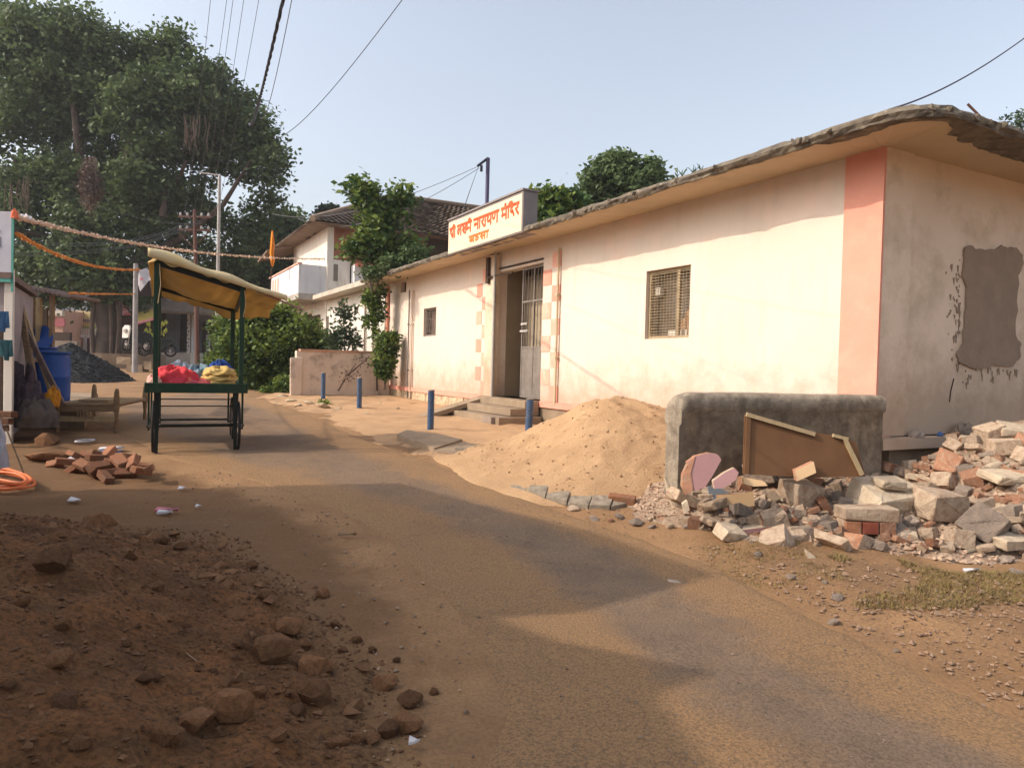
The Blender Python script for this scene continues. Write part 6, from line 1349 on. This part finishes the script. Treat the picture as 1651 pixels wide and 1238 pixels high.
# shop front with awning, flags, scooters
shp = thing('corner_shop', 'dim corner shop with yellow and red awning behind the grey pole', 'shop', P(235, 590, 41))
part('wall', M_darkwood, shp, 186, 247, 470, 585, 43.0, 3)
q = MB(); q.prism([P(219, 505, 40), P(250, 498, 40), P(250, 512, 39), P(221, 519, 39)], Vector((0, .1, .05))); q.build('awning', mat('yellow_awning', (.50, .38, .10), (.4, .28, .08), 5, .8, 0, 10), shp)
q = MB(); q.prism([P(221, 519, 38.9), P(250, 512, 38.9), P(250, 515, 38.9), P(221, 523, 38.9)], Vector((0, .1, 0))); q.build('awning_hem', M_pinkl, shp)
q = MB(); q.prism([P(186, 505, 41), P(219, 500, 41), P(219, 506, 40.5), P(186, 512, 40.5)], Vector((0, .1, .05))); q.build('awning', mat('maroon_awning', (.13, .03, .04), None, 5, .8, 0, 10), shp)
for x, y, lb, c1_, c2_ in ((190, 490, 'pink and cream bunting cluster left of the grey pole', (.62, .42, .36), (.75, .2, .25)), (202, 500, 'red and white packets hanging under the shop eave', (.70, .55, .55), (.7, .08, .12))):
    lump('hanging_packets', P(x, y+8, 40), WF, .28, .1, .5, cl(lb[:12].replace(' ', '_'), c1_, c2_), lb, 'packets', int(x), .4)
for x, y, c_, lb in ((262, 528, (.42, .40, .06), 'yellow green fruit bunch hanging right of the cart post'), (240, 530, (.35, .33, .08), 'yellow green fruit bunch hanging left of the cart post')):
    o = thing('hanging_fruit', lb, 'fruit', P(x, y-12, 39)); mm = cl('green_yellow_fruit', (.42, .40, .06), (.2, .24, .05))
    for k in range(14):
        c = P(x+random.uniform(-7, 7), y+random.uniform(-13, 13), 39); q = MB(); q.tube([c+Vector((0, 0, .12)), c+Vector((random.uniform(-.1, .1), 0, 0)), c-Vector((0, 0, .14))], [.03, .06, .02], 6); q.build('fruit', mm, o)
# white banner with dot and dark umbrella at the left of the canopy
q = MB(); V = [P(x, y, 38+.2*math.sin(k)) for k, (x, y) in enumerate(((224, 436), (236, 432), (244, 440), (243, 452), (232, 462), (226, 470), (222, 456)))]; q.prism(V, Vector((0, .03, 0))); bo = one(q, 'white_banner', mat('white_banner_cloth', (.62, .58, .60), None, 5, .8, 0, 10, trans=.2), V[0], 'small white banner with a red dot left of the cart canopy', 'banner')
q = MB(); c = P(228, 450, 37.7); q.prism([c+Vector((.09*math.cos(a), 0, .09*math.sin(a))) for a in np.linspace(0, 6.28, 12)[:-1]], Vector((0, .02, 0))); dd = q.build('red_dot', M_pinkl); dd.data.transform(Matrix.Translation(-bo.location)); dd.parent = bo
q = MB(); q.prism([P(222, 476, 38), P(240, 452, 37), P(248, 462, 37), P(246, 476, 38)], Vector((0, .5, 0))); one(q, 'dark_umbrella', mat('violet_black_cloth', (.05, .045, .07), None, 5, .8, 0, 10), P(235, 470, 38), 'dark violet cloth shade below the white banner', 'cloth')
# motorcycles
def bike(px, py, d, label, white, yaw):
    b = P(px, py, d); F = Frame((b.x, b.y, 0), yaw); z = b.z; o = thing('motorcycle', label, 'motorcycle', b, 'motorcycles parked before the corner shop')
    for x in (0, 1.25):
        c = F(x, 0, z+.30); q = MB(); q.tube([c+F.x*(.27*math.cos(a))+Vector((0, 0, .27*math.sin(a))) for a in np.linspace(0, 2*math.pi, 21)], .05, 6, caps=False); wo = q.build('wheel', M_rubber, o)
        q = MB(); q.tube([c-F.y*.06, c+F.y*.06], .05, 8); q.build('hub', M_pipe, wo)
        q = MB()
        for k in range(8): a = 2*math.pi*k/8; q.tube([c, c+F.x*(.25*math.cos(a))+Vector((0, 0, .25*math.sin(a)))], .008, 4)
        q.build('spokes', M_pipe, wo)
    bm_ = M_white if white else M_cartb
    q = MB(); q.prism([F(.1, -.14, z+.45), F(.9, -.14, z+.35), F(1.5, -.1, z+.75), F(1.45, -.1, z+.88), F(.75, -.14, z+.82), F(.35, -.14, z+.98), F(.12, -.1, z+.95)], F.y*.28); q.build('body', M_cartb, o, .04)
    q = MB(); q.prism([F(-.12, -.17, z+.62), F(-.1, .17, z+.62), F(-.05, .2, z+1.05), F(0, .12, z+1.22), F(0, -.12, z+1.22), F(-.05, -.2, z+1.05)], F.x*.1); q.build('fairing', bm_, o, .03)
    q = MB(); q.tube([F(-.14, 0, z+.95), F(-.05, 0, z+.95)], [.08, .1], 12); q.build('headlight', M_pipe, o)
    q = MB(); q.tube([F(.1, -.34, z+1.08), F(.02, 0, z+1.05), F(.1, .34, z+1.08)], .02, 6); q.build('handlebar', M_pipe, o)
    q = MB(); q.tube([F(0, -.08, z+.3), F(.12, -.08, z+1.0)], .025, 6); q.tube([F(0, .08, z+.3), F(.12, .08, z+1.0)], .025, 6); q.build('fork', M_pipe, o)
    q = MB(); q.box(F, .6, 1.35, -.12, .12, z+.84, z+.92); q.build('seat', M_rubber, o, .03)
bike(204, 566, 34, 'motorcycle with white front fairing facing the camera left of the grey pole', True, math.radians(75))
bike(232, 574, 36, 'dark motorcycle seen side on between the grey pole and the cart post', False, math.radians(8))
# pink shop and yellow signed balcony at far left
ps = thing('pink_shop', 'salmon pink shop building at the far left end of the street', 'building', P(78, 560, 50))
part('wall', mat('pink_shop_paint', (.62, .38, .28), (.55, .33, .25), 2, .9, .02, 10), ps, 52, 102, 500, 575, 50, 4)
part('painted_sign', mat('ochre_sign', (.55, .32, .10), None, 2, .8, 0, 10), ps, 64, 86, 512, 522, 49.9, .1); part('painted_sign', mat('rose_sign', (.45, .14, .16), None, 2, .8, 0, 10), ps, 88, 104, 514, 526, 49.85, .1)
part('doorway', M_darkwood, ps, 85, 112, 536, 552, 49.8, .3); part('parapet', M_white, ps, 52, 100, 500, 508, 49.8, .3)
ys = thing('yellow_balcony_house', 'cream shop house with yellow signboard over its balcony at far left', 'building', P(130, 575, 53))
part('wall', mat('cream_shop_paint', (.60, .50, .34), (.50, .42, .3), 2, .9, .02, 10), ys, 96, 162, 502, 578, 53, 4)
part('signboard', mat('yellow_signboard', (.66, .52, .20), (.62, .50, .26), 2, .8, 0, 10), ys, 112, 152, 504, 526, 52.4, .3)
q = MB()
for k in range(9):
    a = P(122+k*3.0, 519+.6*(k % 2), 52.3); q.box(WF, a.x, a.x+.09, a.y, a.y+.02, a.z, a.z+.16); q.box(WF, a.x-.03, a.x+.12, a.y-.003, a.y+.01, a.z+.165, a.z+.20)
q.build('sign_lettering', mat('violet_sign_ink', (.25, .16, .22), None, 2, .8, 0, 10), ys)['kind'] = 'stuff'
part('lintel_band', mat('green_stripe', (.36, .42, .14), None, 2, .8, 0, 10), ys, 112, 155, 527, 529, 52.3, .2)
part('balcony_rail', M_whitecool, ys, 118, 156, 540, 544, 52.0, .2)
for k in range(10): part('baluster', M_white, ys, 120+k*3.6, 121.2+k*3.6, 530, 540, 52.05, .1)
for x in (123, 134, 146): part('pillar', M_whitecool, ys, x, x+2.5, 544, 566, 52.1, .3)
part('doorway', mat('maroon_shutter', (.20, .05, .06), None, 2, .8, 0, 10), ys, 140, 160, 546, 570, 52.6, .2)
part('low_wall', mat('grey_far_wall', (.30, .25, .2), (.24, .2, .17), 2, .9, 0, 10), ys, 84, 124, 550, 566, 46, .3)
# pale building showing between leaves behind the left board
pb = thing('pale_flats', 'pale building glimpsed through leaves above the corrugated awning', 'building', P(60, 470, 60))
part('wall', M_whitecool, pb, 44, 84, 412, 560, 60, 5); part('pillar', M_white, pb, 56, 66, 408, 560, 59.5, .4); part('window', M_darkwood, pb, 46, 54, 430, 445, 59.9, .1)
# far tree belt closing the horizon
far = []
for x in range(-500, 2400, 55): far.append((x, 545+random.uniform(-8, 8), 46, 34+random.uniform(-6, 10), random.uniform(0, 14)))
belt = leaves('distant_trees', lobes_px(far, 105), 22000, 1.0, M_leaff, None, per=26, spread=1.3, seed=44); tag(belt, 'distant belt of trees closing the end of the street', 'trees', kind='stuff')
# ================================================================== PLACES JUST OUTSIDE THE LEFT OF THE FRAME (they shade the road)
SDV = Vector((math.cos(SUN_AZ), math.sin(SUN_AZ), 0)); PV = Vector((-SDV.y, SDV.x, 0))
NF = AX((0, 0, 0), SDV, PV)                            # x = q along the light, y = p across it
Q0 = -5.6
def gable_house(p0, p1, eave, ridge, label, pr, q0=Q0, depth=5):
    o = thing('roadside_house', label, 'house', NF(q0-2, (p0+p1)/2, 0)); q = MB()
    prof_ = [(p0, -.3), (p1, -.3), (p1, eave[1]), *pr, (p0, eave[0])]
    q.prism([NF(q0, a, z) for a, z in prof_], -SDV*depth); q.build('wall', M_white, o)
    tops = [(p1+.15, eave[1]-.02), *pr, (p0-.15, eave[0]-.02)]
    q = MB()
    for (a, z), (b, z2) in zip(tops, tops[1:]): q.prism([NF(q0+.25, a, z+.01), NF(q0+.25, b, z2+.01), NF(q0+.25, b, z2+.14), NF(q0+.25, a, z+.14)], -SDV*(depth+.5))
    q.build('roof', M_tile, o); return o
gable_house(4.3, 7.75, (4.75, 4.3), 5.9, 'tall whitewashed house outside the left edge of the frame', [(6.9, 4.75), (5.9, 5.3), (4.75, 5.65)])
gable_house(2.0, 4.25, (4.7, 4.25), 5.2, 'lower gabled house nearer the camera outside the left edge', [(3.75, 4.55), (3.25, 5.05), (3.05, 4.75)])
gable_house(-6, 1.95, (4.4, 4.4), 5.2, 'long whitewashed house behind the camera on the left side', [(1.4, 4.9), (-1, 5.0), (-5, 4.9)])
tree('roadside_tree', 'leafy roadside tree outside the left edge beyond the houses', 11, [(-520, 210, 130, 110), (-430, 260, 90, 80), (-600, 260, 120, 100)], [(-500, 640), (-510, 450), (-520, 250)], 9000, .16, M_leaf, 71, tw=.2, spread=.3)
mv = bpy.data.materials.new('pale_haze'); mv.use_nodes = True; mv.node_tree.nodes.clear()
vp = mv.node_tree.nodes.new('ShaderNodeVolumePrincipled'); vp.inputs['Density'].default_value = .0007; vp.inputs['Color'].default_value = (.93, .94, .97, 1); vp.inputs['Anisotropy'].default_value = .2
mo = mv.node_tree.nodes.new('ShaderNodeOutputMaterial'); mv.node_tree.links.new(vp.outputs[0], mo.inputs['Volume'])
q = MB(); q.box(WF, -620, 620, -70, 910, -1.2, 26); tag(q.build('haze', mv), kind='stuff')
# alike things that share a label, few enough to be counted, are told apart by their order from the left of the picture
byl = {}
for o in bpy.data.objects:
    if o.parent is None and o.get('category') and o.get('label'): byl.setdefault(o['label'], []).append(o)
def sx(o):
    v = o.location-O; return v.dot(cr)/max(.1, v.dot(f_))
for lb, os_ in byl.items():
    if 2 <= len(os_) <= 8 and len(lb.split()) <= 13:
        os_.sort(key=sx); wds = ['leftmost'] + ['second from left:', 'third from left:', 'fourth from left:', 'fifth from left:', 'sixth from left:', 'seventh from left:', 'eighth from left:'][:len(os_)-1]
        if len(os_) > 1: wds[-1] = 'rightmost'
        for w_, o in zip(wds, os_): o['label'] = w_+' '+lb
for o in bpy.data.objects:
    if '_o' in o: del o['_o']
